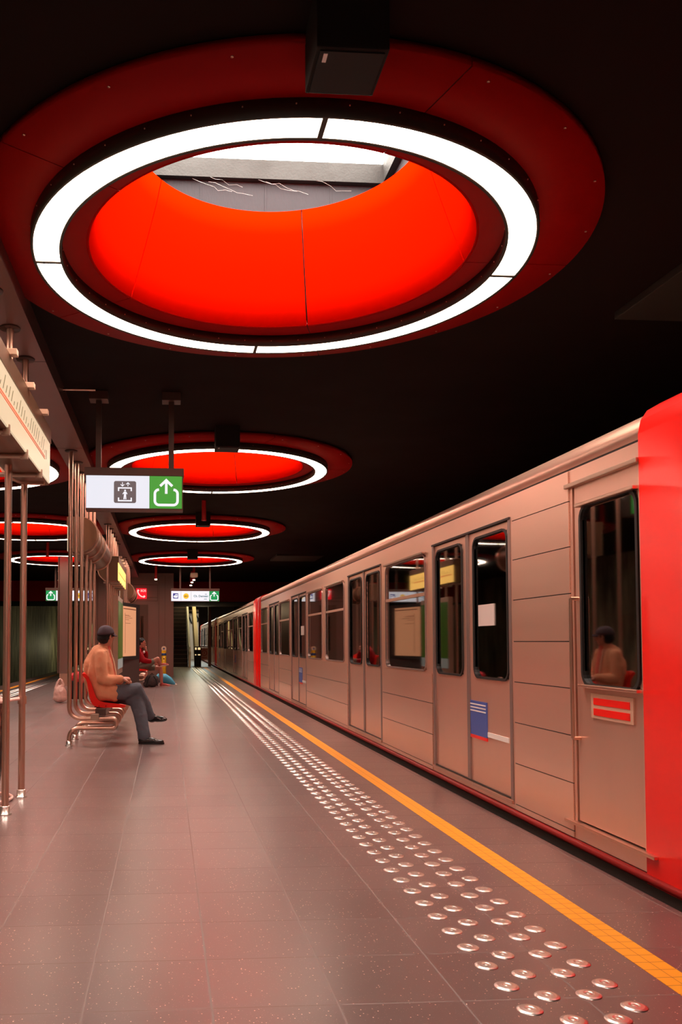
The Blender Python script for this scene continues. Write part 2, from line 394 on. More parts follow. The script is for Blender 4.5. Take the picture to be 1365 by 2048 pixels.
# conduits on the ceiling
c = MB(); c.tube([(-.97, 7.75, 3.56), (-.67, 7.75, 3.56)], .012); tag(c.build('conduit', 'steel'), 'thin pale pipe under the ceiling, left of the near lift sign hanger', 'pipe')

# ------------------------------------------------------------------ ring ceiling lights
def make_ring():
    root = empty('ring_ceiling_light', (RING_CX, RING_CY, 3.55))
    g = R(.12)
    p = MB()
    for k in range(5):      # five flat red sectors with thin joints
        a0 = R(-144+72*k)+g; a1 = R(-72+72*k)-g
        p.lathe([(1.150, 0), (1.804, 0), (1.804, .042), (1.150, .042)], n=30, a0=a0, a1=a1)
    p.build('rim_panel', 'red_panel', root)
    p = MB(); p.lathe([(1.16, .004), (1.795, .004), (1.795, .03), (1.16, .03)], n=96)
    p.build('backing_plate', 'seam', root)
    hs = MB()
    zl = -.083
    hs.lathe([(1.482, 0), (1.482, zl), (1.467, zl), (1.467, zl+.02), (1.32, zl+.02), (1.32, zl), (1.305, zl), (1.305, 0)], n=120)
    for k in range(4):
        a = R(90*k)
        u = Vector((math.cos(a), math.sin(a), 0)); v = Vector((-u.y, u.x, 0)); wd = .012
        q = [u*r_+v*s_*wd for r_ in (1.31, 1.475) for s_ in (-1, 1)]
        vs = [(*x.xy, zz) for x in q for zz in (zl-.001, zl+.03)]
        hs.add(vs, [(0, 1, 3, 2), (4, 6, 7, 5), (0, 4, 5, 1), (2, 3, 7, 6), (0, 2, 6, 4), (1, 5, 7, 3)], False)
    hs.build('lamp_housing', 'housing', root)
    for k in range(4):
        d = MB(); d.lathe([(1.322, zl+.004), (1.465, zl+.004), (1.465, zl+.018), (1.322, zl+.018)], n=32, a0=R(90*k)+.009, a1=R(90*k+90)-.009)
        d.build('diffuser', 'diffuser', root)
    cn = MB(); gg = R(.28)
    for k in range(5):
        a0 = R(-144+72*k)+gg; a1 = R(-72+72*k)-gg
        prof = [(1.152, 0), (1.08, .19), (1.0, .41), (.935, .60), (.895, .75)]
        prof2 = [(r_+.012, z_) for r_, z_ in prof][::-1]
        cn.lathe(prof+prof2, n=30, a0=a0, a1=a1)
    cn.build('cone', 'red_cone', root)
    cb = MB(); prof = [(1.166, .01), (1.094, .19), (1.014, .41), (.949, .60), (.909, .75)]
    cb.lathe(prof+[(r_+.01, z_) for r_, z_ in prof][::-1], n=90); cb.build('cone_backing', 'seam', root)
    sc = MB()
    for k in range(20):
        a = R(18*k+4); 
        for r_ in (1.76,):
            sc.lathe([(.007, 0), (.007, -.004), (.001, -.005)], c=(r_*math.cos(a), r_*math.sin(a), 0), n=8)
    for k in range(40):
        a = R(9*k+4)
        for r_, z_ in ((1.486, -.03), (1.300, -.045)):
            x_, y_ = r_*math.cos(a), r_*math.sin(a); sc.ell((x_, y_, z_), (.004, .004, .004), n=6)
    sc.build('screws', 'steel', root)['kind'] = 'stuff'
    return root
def make_skylight():
    root = empty('skylight', (RING_CX, RING_CY, 4.30))
    s_ = MB(); a = .93
    s_.box(-a-.1, -a, -a-.1, a+.1, 0, .5); s_.box(a, a+.1, -a-.1, a+.1, 0, .5); s_.box(-a-.1, a+.1, a, a+.1, 0, .5); s_.box(-a-.1, a+.1, -a-.1, -a, 0, .5)
    # slab corners round the cone top
    ring = [(.90*math.cos(R(t)), .90*math.sin(R(t))) for t in range(0, 360, 6)]
    vs = []; fs = []
    for (x_, y_) in ring:
        m_ = max(abs(x_), abs(y_)); vs.append((x_, y_, .002)); vs.append((x_/m_*a, y_/m_*a, .002))
    n = len(ring)
    for k in range(n): k2 = (k+1) % n; fs.append((2*k, 2*k+1, 2*k2+1, 2*k2))
    s_.add(vs, fs, False)
    for x_ in (-.45, .02, .5): s_.box(x_, x_+.012, a-.004, a, .0, .21)
    s_.build('shaft_wall', 'shaft', root)
    fr = MB(); b = a-.05
    for (x0, x1, y0, y1) in ((-a, a, b, a), (-a, a, -a, -b), (-a, -b, -b, b), (b, a, -b, b)):
        fr.box(x0, x1, y0, y1, .245, .375); fr.box(x0*1.0, x1*1.0, y0, y1, .235, .245)
    fr.build('steel_frame', 'rusty', root)
    gl = MB(); gl.box(-a, a, -a, a, .39, .42); gl.build('pane', 'sky_pane', root)
    wb = MB()
    for i in range(6):
        x0 = random.uniform(-.8, .5); pts = []
        for k in range(7): pts.append((x0+k*.05+random.uniform(-.015, .015), a-.03-.02*math.sin(k), .2-.012*k+random.uniform(-.01, .02)+.01*i))
        wb.tube(pts, .0007, 4)
    wb.build('cobwebs', 'poster_white', root) if False else wb.build('cobwebs', 'white_plastic', root)
    return root
ring0 = make_ring(); sky0 = make_skylight()
names = {0: 'second one behind the photographer', 1: 'just behind the photographer', 2: 'the huge one filling the picture top', 3: 'the one behind the lift sign', 4: 'third from the camera', 5: 'farthest, above the platform end'}
lnames = {0: 'second one behind the photographer', 1: 'just behind the photographer', 2: 'beside the photographer, hidden by the beam', 3: 'cut off by the near map box', 4: 'third, behind the two nearest poles', 5: 'farthest, above the left exit sign'}
for i, Y in enumerate(ringsY):
    for side, X, nm in ((0, RING_CX, names), (1, RC2, lnames)):
        for base, cat, txt in ((ring0, 'ceiling lamp', 'red ring lamp over %s platform, '), (sky0, 'skylight', 'skylight above red ring lamp over %s platform, ')):
            o = base if (i == 0 and side == 0) else copy_tree(base)
            o.location = (X, Y, base.location.z)
            tag(o, (txt % ('right' if side == 0 else 'left'))+nm[i], cat, ('ring lamps' if base is ring0 else 'skylights')+' over the platform')
# hanging speaker boxes by each ring of the right row
def make_spk():
    root = empty('ceiling_speaker', (0, 0, 0)); b = MB(); b.bbox(-.135, .135, -.13, .13, 3.36, CZ+.01, .006); b.build('cabinet', 'dark_box', root)
    g_ = MB(); g_.box(-.12, .12, -.115, .115, 3.354, 3.361); g_.build('grille', 'black', root)
    l = MB(); l.box(-.105, -.09, -.105, -.06, 3.3515, 3.3545); l.build('badge', 'white_plastic', root)
    return root
s0 = make_spk()
for i, Y in enumerate([RING_CY-1.91+RING_P*k for k in range(4)]):
    o = s0 if i == 0 else copy_tree(s0)
    o.location = (.675, Y, 0); tag(o, 'black box hanging at the near edge of the %s red ring lamp' % ['first and largest', 'second', 'third', 'fourth'][i], 'speaker', 'ceiling boxes by the ring lamps')
for x_, y_, t_ in ((.63, 14.0, 'short red tube hanging before the third ring lamp over the right platform'), (-2.87, 14.0, 'short red tube hanging over the left platform, nearer one'), (-2.87, 20.2, 'short red tube in front of the farthest left ring lamp')):
    b = MB(); b.tube([(x_, y_, 3.27), (x_, y_, CZ)], .038); b.tube([(x_, y_, 3.255), (x_, y_, 3.27)], .043)
    tag(b.build('red_ceiling_tube', 'fire_red'), t_, 'pipe', 'short red ceiling tubes')
for x0, x1, y0, y1, t_ in ((3.25, 5.2, 2.6, 5.75, 'dim flat panel above the train at the right edge of the picture'), (3.0, 4.3, 22.4, 23.9, 'dim grey panel on the dark ceiling above the train, far one')):
    b = MB(); b.bbox(x0, x1, y0, y1, 3.545, CZ, .006); tag(b.build('ceiling_panel', 'dim_panel'), t_, 'ceiling panel', 'flat ceiling panels above the track')

# ------------------------------------------------------------------ steel studs
def stud_mesh():
    s_ = MB()
    s_.lathe([(.0, .0062), (.006, .0062), (.009, .0045), (.013, .0045), (.016, .0066), (.021, .0068), (.025, .0052), (.029, .0056), (.034, .0048), (.038, .0022), (.0425, .0012), (.0425, -.002), (0, -.002)], n=28)
    return s_
rowsX = [(1.188, 2.689), (1.293, 2.603), (1.439, 2.603), (1.542, 2.689)]
spots = []
for X, y0 in rowsX:
    k = -2
    while y0+.1855*k < YEND-.9: spots.append((X, y0+.1855*k)); k += 1
spots.sort(key=lambda p: p[1]); spots = [p for p in spots if p[1] > 2.3]
near, far = spots[:300], spots[300:]
s0_ = stud_mesh().build('steel_stud', 'steel_bright')
for i, (X, Y) in enumerate(near):
    o = s0_ if i == 0 else s0_.copy()
    if i: COL.objects.link(o)
    o.location = (X, Y, 0)
    tag(o, 'round polished steel stud in the four dotted rows left of the right yellow line', 'floor stud', 'warning studs in four rows')
sb = MB()
lite = [(.0, .009), (.015, .0085), (.027, .0068), (.036, .0038), (.042, 0)]
for X, Y in far: sb.lathe(lite, c=(X, Y, 0), n=10, closed=False)
for X, y0 in rowsX:
    k = -10
    while y0+.1855*k < YEND-.9:
        if y0+.1855*k > 8: sb.lathe(lite, c=(mirx(X), y0+.1855*k, 0), n=10, closed=False)
        k += 1
for k in range(9): sb.lathe(lite, c=(.36+.09*k, YEND-.55, 0), n=10, closed=False)
for k in range(12): sb.lathe(lite, c=(mirx(.36+.09*k), YEND-.55, 0), n=10, closed=False)
tag(sb.build('steel_studs', 'steel_bright'), 'distant steel studs running on to the platform end and along the left platform edge', 'floor studs', None, 'stuff')

# ------------------------------------------------------------------ trains
TX = 2.36; CARP = 18.39
def wall_cells(y0, y1, z0, z1, holes, ycuts=(), zcuts=(), gap=.004):
    "split the rectangle into cells between cut lines, leaving the holes open"
    ys = sorted({y0, y1, *[h[0] for h in holes], *[h[1] for h in holes]}); zs = sorted({z0, z1, *[h[2] for h in holes], *[h[3] for h in holes]})
    out = []
    for a, b in zip(ys, ys[1:]):
        for c_, d in zip(zs, zs[1:]):
            my, mz = (a+b)/2, (c_+d)/2
            if any(h[0] < my < h[1] and h[2] < mz < h[3] for h in holes): continue
            out.append((a, b, c_, d))
    return out
ZW0, ZW1 = .945, 1.995
doorsC = [2.41, 5.86, 10.78, 14.18]       # door centres, y from the near end of the silver body
wins = [(3.45, 4.81), (6.93, 8.19), (8.49, 9.72), (11.83, 13.21), (15.32, 16.6)]
LB = 16.75
def winframe(mb, y0, y1, z0, z1, x, t=.022, d=.02):
    "rounded rectangular frame ring lying in the plane x"
    def rr(a, b, c_, d_, r_):
        pts = []
        for cx, cz, s_ in ((b-r_, d_-r_, 0), (a+r_, d_-r_, 90), (a+r_, c_+r_, 180), (b-r_, c_+r_, 270)): pts += arc(cx, cz, r_, s_, s_+90, 5)
        return pts
    o_ = rr(y0-t, y1+t, z0-t, z1+t, .07+t); i_ = rr(y0, y1, z0, z1, .07)
    n = len(o_); vs = [(x-d, a, b) for a, b in o_]+[(x-d, a, b) for a, b in i_]+[(x+.02, a, b) for a, b in o_]+[(x+.02, a, b) for a, b in i_]
    fs = []
    for k in range(n):
        k2 = (k+1) % n; fs += [(k, k2, n+k2, n+k), (n+k, n+k2, 3*n+k2, 3*n+k), (k, 2*n+k, 2*n+k2, k2)]
    mb.add(vs, fs, False); return mb
def make_car():
    root = empty('metro_car', (TX, 3.97, 0))
    # body side between roof gutter and skirt
    holes = [(a, b, ZW0, ZW1) for a, b in wins]+[(c_-.84, c_+.84, .10, 2.06) for c_ in doorsC]+[(.02, .70, .17, 2.12)]
    b = MB(); b.mat('train')
    for (a, b_, c_, d) in wall_cells(0, LB, .07, 2.205, holes): b.box(.002, .05, a, b_, c_, d)
    # fluted panels: raised plates with thin grooves between them
    solids = [(.72, 1.55, .07, 2.205)]
    for (a, b_) in ((3.27, 5.0), (6.72, 9.92), (11.64, 13.32), (15.06, LB)): solids.append((a, b_, .07, .925))
    zc = [.109, .383, .657, .930, 1.203, 1.484, 1.757, 2.024, 2.205]
    for (a, b_, z0, z1) in solids:
        cuts = [z for z in zc if z0 < z < z1 or abs(z-z1) < .03]
        prev = z0
        for z in cuts+[z1]:
            if z-prev > .03: b.box(-.006, .004, a+.01, b_-.01, prev+.003, min(z, z1)-.003)
            prev = z
    b.mat('rubber')
    for (a, b_, z0, z1) in solids:
        b.box(.0, .0025, a+.01, b_-.01, z0+.01, z1-.01)
    b.box(.004, .03, 0, LB, 2.205, 2.217)
    b.mat('train')
    # roof shoulder, roof, far side
    prof = [(.0, 2.217), (.008, 2.29), (.035, 2.33), (.09, 2.362), (.2, 2.395), (.5, 2.44), (1.35, 2.47), (2.2, 2.44), (2.5, 2.39), (2.69, 2.30), (2.7, 2.2), (2.66, 2.2), (2.64, 2.3), (2.2, 2.40), (1.35, 2.43), (.5, 2.40), (.12, 2.33), (.05, 2.29), (.04, 2.217)]
    b.prism(prof, 'y', 0, LB, True)
    b.box(2.66, 2.7, 0, LB, .07, .95); b.box(2.66, 2.7, 0, LB, 1.95, 2.2)
    b.build('body_shell', None, root)
    b = MB(); b.mat('interior'); b.box(.05, 2.66, 0, LB, 2.19, 2.21); b.box(.05, 2.66, .72, .76, .1, 2.19); b.box(.05, 2.66, LB-.06, LB-.02, .1, 2.19)
    for k in range(12): b.box(2.66, 2.68, k*1.4, k*1.4+.3, .95, 1.95)
    b.mat('interior_floor'); b.box(.05, 2.66, 0, LB, .06, .10)
    b.build('interior_lining', None, root)
    b = MB()
    for (a, b_) in ((3.5, 4.75), (6.95, 9.7), (11.85, 13.2)):
        n_ = int((b_-a)/.5)
        for k in range(n_):
            y_ = a+.05+k*(b_-a)/n_
            b.bbox(2.15, 2.6, y_, y_+.43, .45, .53, .02); b.bbox(2.56, 2.64, y_, y_+.43, .5, 1.0, .02)
            b.bbox(.12, .5, y_, y_+.43, .45, .53, .02)
    b.build('passenger_seats', 'seat_int', root)
    b = MB()
    for c_ in doorsC:
        for s_ in (-.9, .9): b.tube([(.35, c_+s_, .1), (.35, c_+s_, 2.19)], .017, 10)
    b.build('grab_poles', 'yellow_post', root)
    # skirt and underframe
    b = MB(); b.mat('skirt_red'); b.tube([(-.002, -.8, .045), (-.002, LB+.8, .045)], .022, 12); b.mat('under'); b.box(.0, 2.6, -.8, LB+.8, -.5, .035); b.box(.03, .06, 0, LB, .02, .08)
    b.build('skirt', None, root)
    # fixed windows
    for (a, b_) in wins:
        w_ = MB(); winframe(w_, a, b_, ZW0, ZW1, 0, .012, .012); o = w_.build('window_frame', 'train_pillar', root)
        w_ = MB(); w_.box(.008, .014, a-.01, b_+.01, ZW0-.01, ZW1+.01); w_.build('pane', 'train_glass', o)
        w_ = MB(); w_.box(-.006, .008, a, b_, 1.625, 1.655); w_.build('transom', 'train', o)
        w_ = MB(); w_.bbox(-.035, -.005, a, b_, ZW1+.012, ZW1+.03, .004); w_.build('rain_strip', 'steel_rough', o)
    # double doors
    for c_ in doorsC:
        for s_ in (-1, 1):
            a, b_ = sorted((c_+s_*.006, c_+s_*.825)); wa, wb = sorted((c_+s_*.13, c_+s_*.755))
            d = MB()
            for q in wall_cells(a, b_, .13, 2.04, [(wa, wb, .94, 1.985)]): d.box(.012, .042, *q)
            o = d.build('door_leaf', 'train_door', root)
            d = MB(); winframe(d, wa, wb, .94, 1.985, .012, .016, .012); d.build('window_seal', 'rubber', o)
            d = MB(); d.box(.02, .026, wa-.01, wb+.01, .93, 1.995); d.build('pane', 'train_glass', o)
        d = MB(); d.box(-.004, .03, c_-.84, c_-.80, .10, 2.06); d.box(-.004, .03, c_+.80, c_+.84, .10, 2.06); d.box(.002, .03, c_-.03, c_+.03, .13, 2.05)
        d.build('door_pillar', 'train_pillar', root)
        d = MB(); d.bbox(-.016, .02, c_-.84, c_+.84, .10, .126, .004); d.build('door_sill', 'steel', root)
        d = MB(); d.box(.0, .02, c_-.84, c_+.84, .128, .136); d.build('door_gap_seal', 'rubber', root); d = MB(); d.box(-.01, .02, c_-.84, c_+.84, 2.045, 2.06); d.build('door_gap_seal', 'rubber', root)
    # driver's cab door
    d = MB()
    for q in wall_cells(.03, .69, .18, 2.10, [(.05, .60, .965, 1.965)]): d.box(.010, .04, *q)
    o = d.build('cab_door', 'train_door', root)
    d = MB(); winframe(d, .05, .60, .965, 1.965, .010, .02, .014); d.build('window_seal', 'rubber', o)
    d = MB(); d.box(.016, .024, .04, .61, .955, 1.975); d.build('pane', 'train_glass', o)
    d = MB(); d.bbox(-.03, .01, .02, .62, 1.968, 1.988, .004); d.build('window_strip', 'steel', o); d = MB(); d.bbox(-.03, .01, .02, .62, .945, .962, .004); d.build('window_strip', 'steel', o)
    d = MB(); d.mat('poster_paper') if False else d.mat('board_white'); d.box(.0, .012, .10, .52, .78, .915); d.build('label_plate', None, o)
    d = MB(); d.box(-.003, .001, .13, .49, .855, .892); d.box(-.003, .001, .13, .49, .797, .835); d.build('label_band', 'train_red', o)
    d = MB(); d.bbox(-.03, .02, -.10, .80, .155, .172, .004); d.build('cab_step', 'steel', root); d = MB(); d.bbox(-.02, .02, .0, .76, 2.10, 2.125, .004); d.build('rain_strip', 'steel_rough', root)
    d = MB(); d.tube([(-.035, .665, 1.45), (-.035, .665, .65)], .011, 10); d.tube([(-.035, .665, 1.45), (.01, .665, 1.45)], .011, 8); d.tube([(-.035, .665, .65), (.01, .665, .65)], .011, 8); d.build('hand_rail', 'steel', root)
    # blue line label by the first door, second set on door three
    for c_ in (doorsC[0], doorsC[2]):
        d = MB(); d.box(.006, .0125, c_-.36, c_+.04, .49, .75); d.build('door_sticker', 'blue_sticker', root)
        d = MB()
        for z in (.72, .695, .67): d.box(.004, .0065, c_-.34, c_+.02, z, z+.009)
        d.build('sticker_text', 'white_plastic', root)
        d = MB(); d.box(.005, .0125, c_-.36, c_+.04, .465, .489); d.build('sticker_foot', 'train_red', root)
        d = MB(); d.box(.006, .0125, c_-.75, c_-.37, .50, .535); d.build('sticker_strip', 'white_plastic', root)
        d = MB(); d.box(.012, .0195, c_-.50, c_-.20, 1.32, 1.48); d.build('notice', 'notice_paper', root)
    # destination display
    # red moulded ends with rounded corners
    for s_, nm in ((0, 'cab_end'), (1, 'gangway_end')):
        d = MB(); r_ = .26
        y_in = 0 if s_ == 0 else LB; sg = -1 if s_ == 0 else 1; L = .82
        prof_xy = [(-.006, 0)]+[(-.006+r_-r_*math.cos(R(t)), L-r_+r_*math.sin(R(t))) for t in range(0, 91, 10)]+[(2.7, L), (2.7, 0)]
        top = [(0, 0), (.0, 2.27), (.04, 2.34), (.13, 2.385)]
        rings_ = []
        for (ins, z) in ((0, .02), (0, 2.24), (.015, 2.31), (.05, 2.36), (.12, 2.40), (.3, 2.43)):
            ring_ = []
            for (x_, l_) in prof_xy:
                cxm, clm = 1.35, .35
                x2 = x_+ins*(1 if x_ < cxm else -1); l2 = l_-ins*.6 if l_ > clm else l_
                ring_.append((x2, y_in+sg*max(0, l2), z))
            rings_.append(ring_)
        n = len(prof_xy); vs = [p for r2 in rings_ for p in r2]; fs = []
        for k in range(len(rings_)-1):
            for j in range(n): j2 = (j+1) % n; fs.append((k*n+j, k*n+j2, (k+1)*n+j2, (k+1)*n+j))
        d.add(vs, fs, True); d.add(rings_[-1], [tuple(range(n))], False); d.add(rings_[0], [tuple(range(n))], False)
        d.build(nm, 'train_red', root)
    return root
car = make_car()
tag(car, 'nearest metro car, stainless steel side with red end at the right picture edge', 'train', 'cars of the metro train at the platform')
c2 = copy_tree(car); c2.scale = (1, -1, 1); c2.location = (TX, 3.97+CARP+LB, 0); c2['label'] = 'second metro car, beyond the upright red band in the middle of the train'
c3 = copy_tree(car); c3.location = (TX, 3.97+2*CARP, 0); c3['label'] = 'farthest metro car, dim and partly behind the escalator hall'
# rails
for i, X in enumerate((2.9, 4.4)):
    b = MB(); b.box(X, X+.07, -4, 74, -1.1, -.95); struct('trim_%d' % (8+i), b, 'steel_rough')

# ------------------------------------------------------------------ pole groups and benches
def flange(mb, x, y, z0=0.0, up=1):
    mb.lathe([(.0, .0), (.045, .0), (.045, .006*up), (.034, .010*up), (.034, .055*up), (.030, .060*up), (.0, .060*up)], c=(x, y, z0), n=20)
def round_path(pts, rad, seg=7):
    out = [Vector(pts[0])]
    for i in range(1, len(pts)-1):
        p, a, b = Vector(pts[i]), Vector(pts[i-1]), Vector(pts[i+1]); r_ = rad[i-1]
        u = (a-p).normalized(); v = (b-p).normalized(); ang = u.angle(v); d = r_/math.tan(ang/2)
        p0 = p+u*d; p1 = p+v*d; c_ = p+(u+v).normalized()*(r_/math.sin(ang/2))
        for k in range(seg+1):
            t = k/seg; va = p0-c_; vb = p1-c_; om = va.angle(vb)
            out.append(c_+(va*math.sin((1-t)*om)+vb*math.sin(t*om))/math.sin(om) if om > 1e-4 else p0)
    out.append(Vector(pts[-1])); return out
PX = -1.12
def ceil_flange(mb, x, y): mb.lathe([(.0, 0), (.075, 0), (.070, -.012), (.0, -.012)], c=(x, y, 3.44), n=24)
def straight_poles(ys, label, collar=False):
    root = empty('pole_row', (PX, ys[0], 0), label, 'poles', 'steel pole rows under the central beam')
    for y_ in ys:
        b = MB(); b.tube([(0, y_-ys[0], .0), (0, y_-ys[0], 3.44)], .0255, 18); o = b.build('pole', 'steel', root)
        b = MB(); flange(b, 0, y_-ys[0]); b.build('foot_collar', 'steel_bright', o)
        b = MB(); b.lathe([(.0, 0), (.075, 0), (.070, -.012), (.0, -.012)], c=(0, y_-ys[0], 3.44), n=24); b.build('ceiling_flange', 'sign_case', o)
    return root
straight_poles([3.39, 4.02, 4.66, 5.29, 5.93, 6.58], 'row of steel poles carrying the nearest route map box at the left picture edge')
straight_poles([15.83+.64*i for i in range(6)], 'row of straight steel poles beyond the seated man in the cap')

def make_bench():
    root = empty('bench', (PX, 0, 0))
    for i in range(6):
        y_ = .64*i
        path = round_path([(0, y_, 3.44), (0, y_, .315), (.545, y_, .315), (.545, y_, .203), (0, y_, .203), (0, y_, 0)], [.13, .054, .054, .11])
        b = MB(); b.tube(path, .0255, 16); o = b.build('pole', 'steel', root)
        b = MB(); flange(b, 0, y_); b.build('foot_collar', 'steel_bright', o)
        b = MB(); b.lathe([(.0, 0), (.075, 0), (.070, -.012), (.0, -.012)], c=(0, y_, 3.44), n=24); b.build('ceiling_flange', 'sign_case', o)
        b = MB(); b.bbox(.25, .345, y_-.055, y_+.055, .30, .372, .006); b.build('mounting_block', 'steel_rough', root)
    b = MB(); b.bbox(.30, .42, -.03, 3.25, .345, .432, .008); b.build('cross_beam', 'sign_case', root)
    for i in range(4):
        y_ = .32+.64*(i if i < 2 else i+.5)
        prof_o = [(.150, .848), (.137, .835), (.150, .815), (.182, .775), (.196, .735), (.216, .612), (.238, .510), (.262, .470), (.290, .447), (.370, .434), (.620, .432), (.648, .448), (.640, .460)]
        prof_i = [(.640, .460), (.560, .478), (.400, .497), (.340, .515), (.300, .560), (.272, .640), (.240, .740), (.213, .805), (.180, .842), (.150, .848)]
        # dished shell: cross section varies over the width
        n = 13; W = .245; ys = [W*math.sin(PI/2*(-1+2*k/(n-1))) for k in range(n)]
        s_ = MB(); vs = []; fs = []
        inner = [prof_i[0]]
        P_ = prof_o+prof_i[1:-1]
        m_ = len(P_)
        for k, yy in enumerate(ys):
            e = (abs(yy)/W)
            edge = 1 if e > .93 else 0
            for j, (px, pz) in enumerate(P_):
                isin = j >= len(prof_o)-1
                dish = (1-e*e)*.035
                if isin: x2, z2 = px-dish*.8, pz-dish*.55
                else: x2, z2 = px-(dish*.15), pz-dish*.15
                cz = 1-.04*max(0, e-.8)*5
                vs.append((x2, y_+yy, .43+(z2-.43)*cz))
        for k in range(n-1):
            for j in range(m_): j2 = (j+1) % m_; fs.append((k*m_+j, k*m_+j2, (k+1)*m_+j2, (k+1)*m_+j))
        s_.add(vs, fs, True); s_.add(vs[:m_], [tuple(range(m_))], False); s_.add(vs[-m_:], [tuple(range(m_))], False)
        o = s_.build('seat', 'seat_red', root)
        s_ = MB()
        for xx in (.335, .415): s_.ell((xx, y_-W-.001, .452), (.006, .003, .006), n=8)
        s_.build('bolt', 'black', o)
        s_ = MB(); s_.bbox(.27, .50, y_-.12, y_+.12, .425, .437, .003); s_.build('seat_bracket', 'sign_case', root)
    return root
b1 = make_bench(); b1.location = (PX, 9.75, 0)
tag(b1, 'steel tube bench with red shell seats under the man in the cap', 'bench', 'benches of bent steel tube')
b3 = copy_tree(b1); b3.location = (PX, 22.1, 0); b3['label'] = 'far steel tube bench with red shell seats under the person in red'

# D-shaped housings
def d_profile(flat, rnd_c, z, r_, side):
    "flat side at x=flat, half round about rnd_c"
    s_ = 1 if side == 'left_flat' else -1
    pts = [(flat, z-r_), ]
    a = [(rnd_c+s_*r_*math.sin(R(t)), z-r_*math.cos(R(t))) for t in range(0, 181, 10)]
    return pts+a+[(flat, z+r_)]
def lightbox(y0, y1, flat, zc, r_, side, label, face_m='map_face', near=False):
    root = empty('route_map_light_box', (flat, y0, zc), label, 'light box', 'route map boxes on the pole rows')
    s_ = 1 if side == 'left_flat' else -1
    L = y1-y0; w_ = .15
    b = MB(); b.prism(d_profile(0, s_*w_, 0, r_, side), 'y', 0, L, True); b.build('housing', 'box_brown', root)
    b = MB()
    for yy in (.12, .75, 1.40, L-.15):
        if yy > L-.06: yy = L-.06
        b = MB(); b.prism(d_profile(-s_*.004+s_*.02, s_*w_, 0, r_+.018, side), 'y', yy, yy+.05, True); b.build('hoop', 'steel', root)
    fx = -s_*.012
    b = MB(); b.box(min(0, fx), max(0, fx), .02, L-.02, -r_*.95, r_*.48); face = b.build('map_face', face_m, root)
    b = MB(); b.box(min(0, fx*1.5), max(0, fx*1.5), 0, L, r_*.5, r_); b.build('top_trim', 'box_brown', root)
    # route diagram: a double line and slanting station names
    k1 = MB(); k1.mat('map_orange'); zr = -r_*.28
    x0, x1 = sorted((fx, fx-s_*.0015))
    k1.box(x0, x1, .1, L-.30, zr, zr+.009); k1.box(x0, x1, .1, L-.30, zr-.016, zr-.008); k1.mat('map_ink')
    yy = .16
    while yy < L-.33:
        ln = random.choice((.03, .055, .08, .10))
        k1.add([(fx-s_*.001, yy, zr+.03), (fx-s_*.001, yy+.016, zr+.03), (fx-s_*.001, yy+.016+ln*.7, zr+.03+ln), (fx-s_*.001, yy+ln*.7, zr+.03+ln)], [(0, 1, 2, 3)], False)
        yy += .085
    k1.box(x0, x1, L-.24, L-.225, zr+.0, zr+.07)
    k1.build('route_diagram', None, face)
    yy = .35
    while yy < L and s_ < 0:
        b = MB(); b.tube([(s_*.02, yy, -r_-.012), (s_*.30, yy, -r_-.012)], .018, 10); b.build('support_arm', 'steel_rough', root)
        b = MB(); b.bbox(-.03, .02, yy-.012, yy+.012, -r_-.035, -r_+.03, .003); b.build('bottom_clip', 'steel_rough', root)
        b = MB(); b.bbox(-.03, .06, yy-.03, yy+.03, r_-.003, r_+.035, .005); b.build('top_clip', 'cream', root)
        yy += .64
    return root
lightbox(3.30, 6.68, -.945, 2.675, .222, 'right_flat', 'long cream backlit route map box at the left edge of the picture', near=True)
lightbox(11.16, 14.0, -1.315, 2.64, .235, 'left_flat', 'round-backed steel map box with hoops just below the lift sign')
lightbox(16.1, 19.0, -.94, 2.62, .235, 'right_flat', 'second map box with lit face, beyond the round-backed steel one', 'map_face2')
lightbox(23.6, 26.2, -1.315, 2.64, .235, 'left_flat', 'farthest round-backed steel map box, beside the red telephone sign')

# ------------------------------------------------------------------ hanging signs
def exit_icon(mb, x0, z0, s, y, wd=None):
    "open box with an arrow rising out of it; lower-left corner x0,z0, size s"
    w_ = wd or s*.13; d = .002
    def seg(a, b):
        (ax, az), (bx, bz) = a, b; dx, dz = bx-ax, bz-az; L = math.hypot(dx, dz); nx, nz = -dz/L*w_/2, dx/L*w_/2; ex, ez = dx/L*w_*.0, dz/L*w_*.0
        mb.prism([(ax+nx-ex, az+nz-ez), (ax-nx-ex, az-nz-ez), (bx-nx+ex, bz-nz+ez), (bx+nx+ex, bz+nz+ez)], 'y', y-d, y, False)
    r_ = s*.16
    path = [(x0+s*.22, z0+s*.66), (x0+s*.06+r_, z0+s*.66)]+arc(x0+s*.06+r_, z0+s*.66-r_, r_, 90, 180, 5)+[(x0+s*.06, z0+s*.06+r_)]+arc(x0+s*.06+r_, z0+s*.06+r_, r_, 180, 270, 5)
    full = path+[(2*(x0+s*.5)-a, b) for a, b in path[::-1]]
    # constant-width band
    n = len(full); L_, R_ = [], []
    for i in range(n):
        a = full[max(0, i-1)]; b = full[min(n-1, i+1)]; dx, dz = b[0]-a[0], b[1]-a[1]; L = math.hypot(dx, dz) or 1
        nx, nz = -dz/L*w_/2, dx/L*w_/2; L_.append((full[i][0]+nx, full[i][1]+nz)); R_.append((full[i][0]-nx, full[i][1]-nz))
    vs = [(a, y-d, b) for a, b in L_]+[(a, y-d, b) for a, b in R_]
    mb.add(vs, [(k, k+1, n+k+1, n+k) for k in range(n-1)], False)
    cx = x0+s*.5
    seg((cx, z0+s*.50), (cx, z0+s*1.0)); seg((cx-s*.235, z0+s*.80), (cx+s*.03, z0+s*1.055)); seg((cx+s*.235, z0+s*.80), (cx-s*.03, z0+s*1.055))
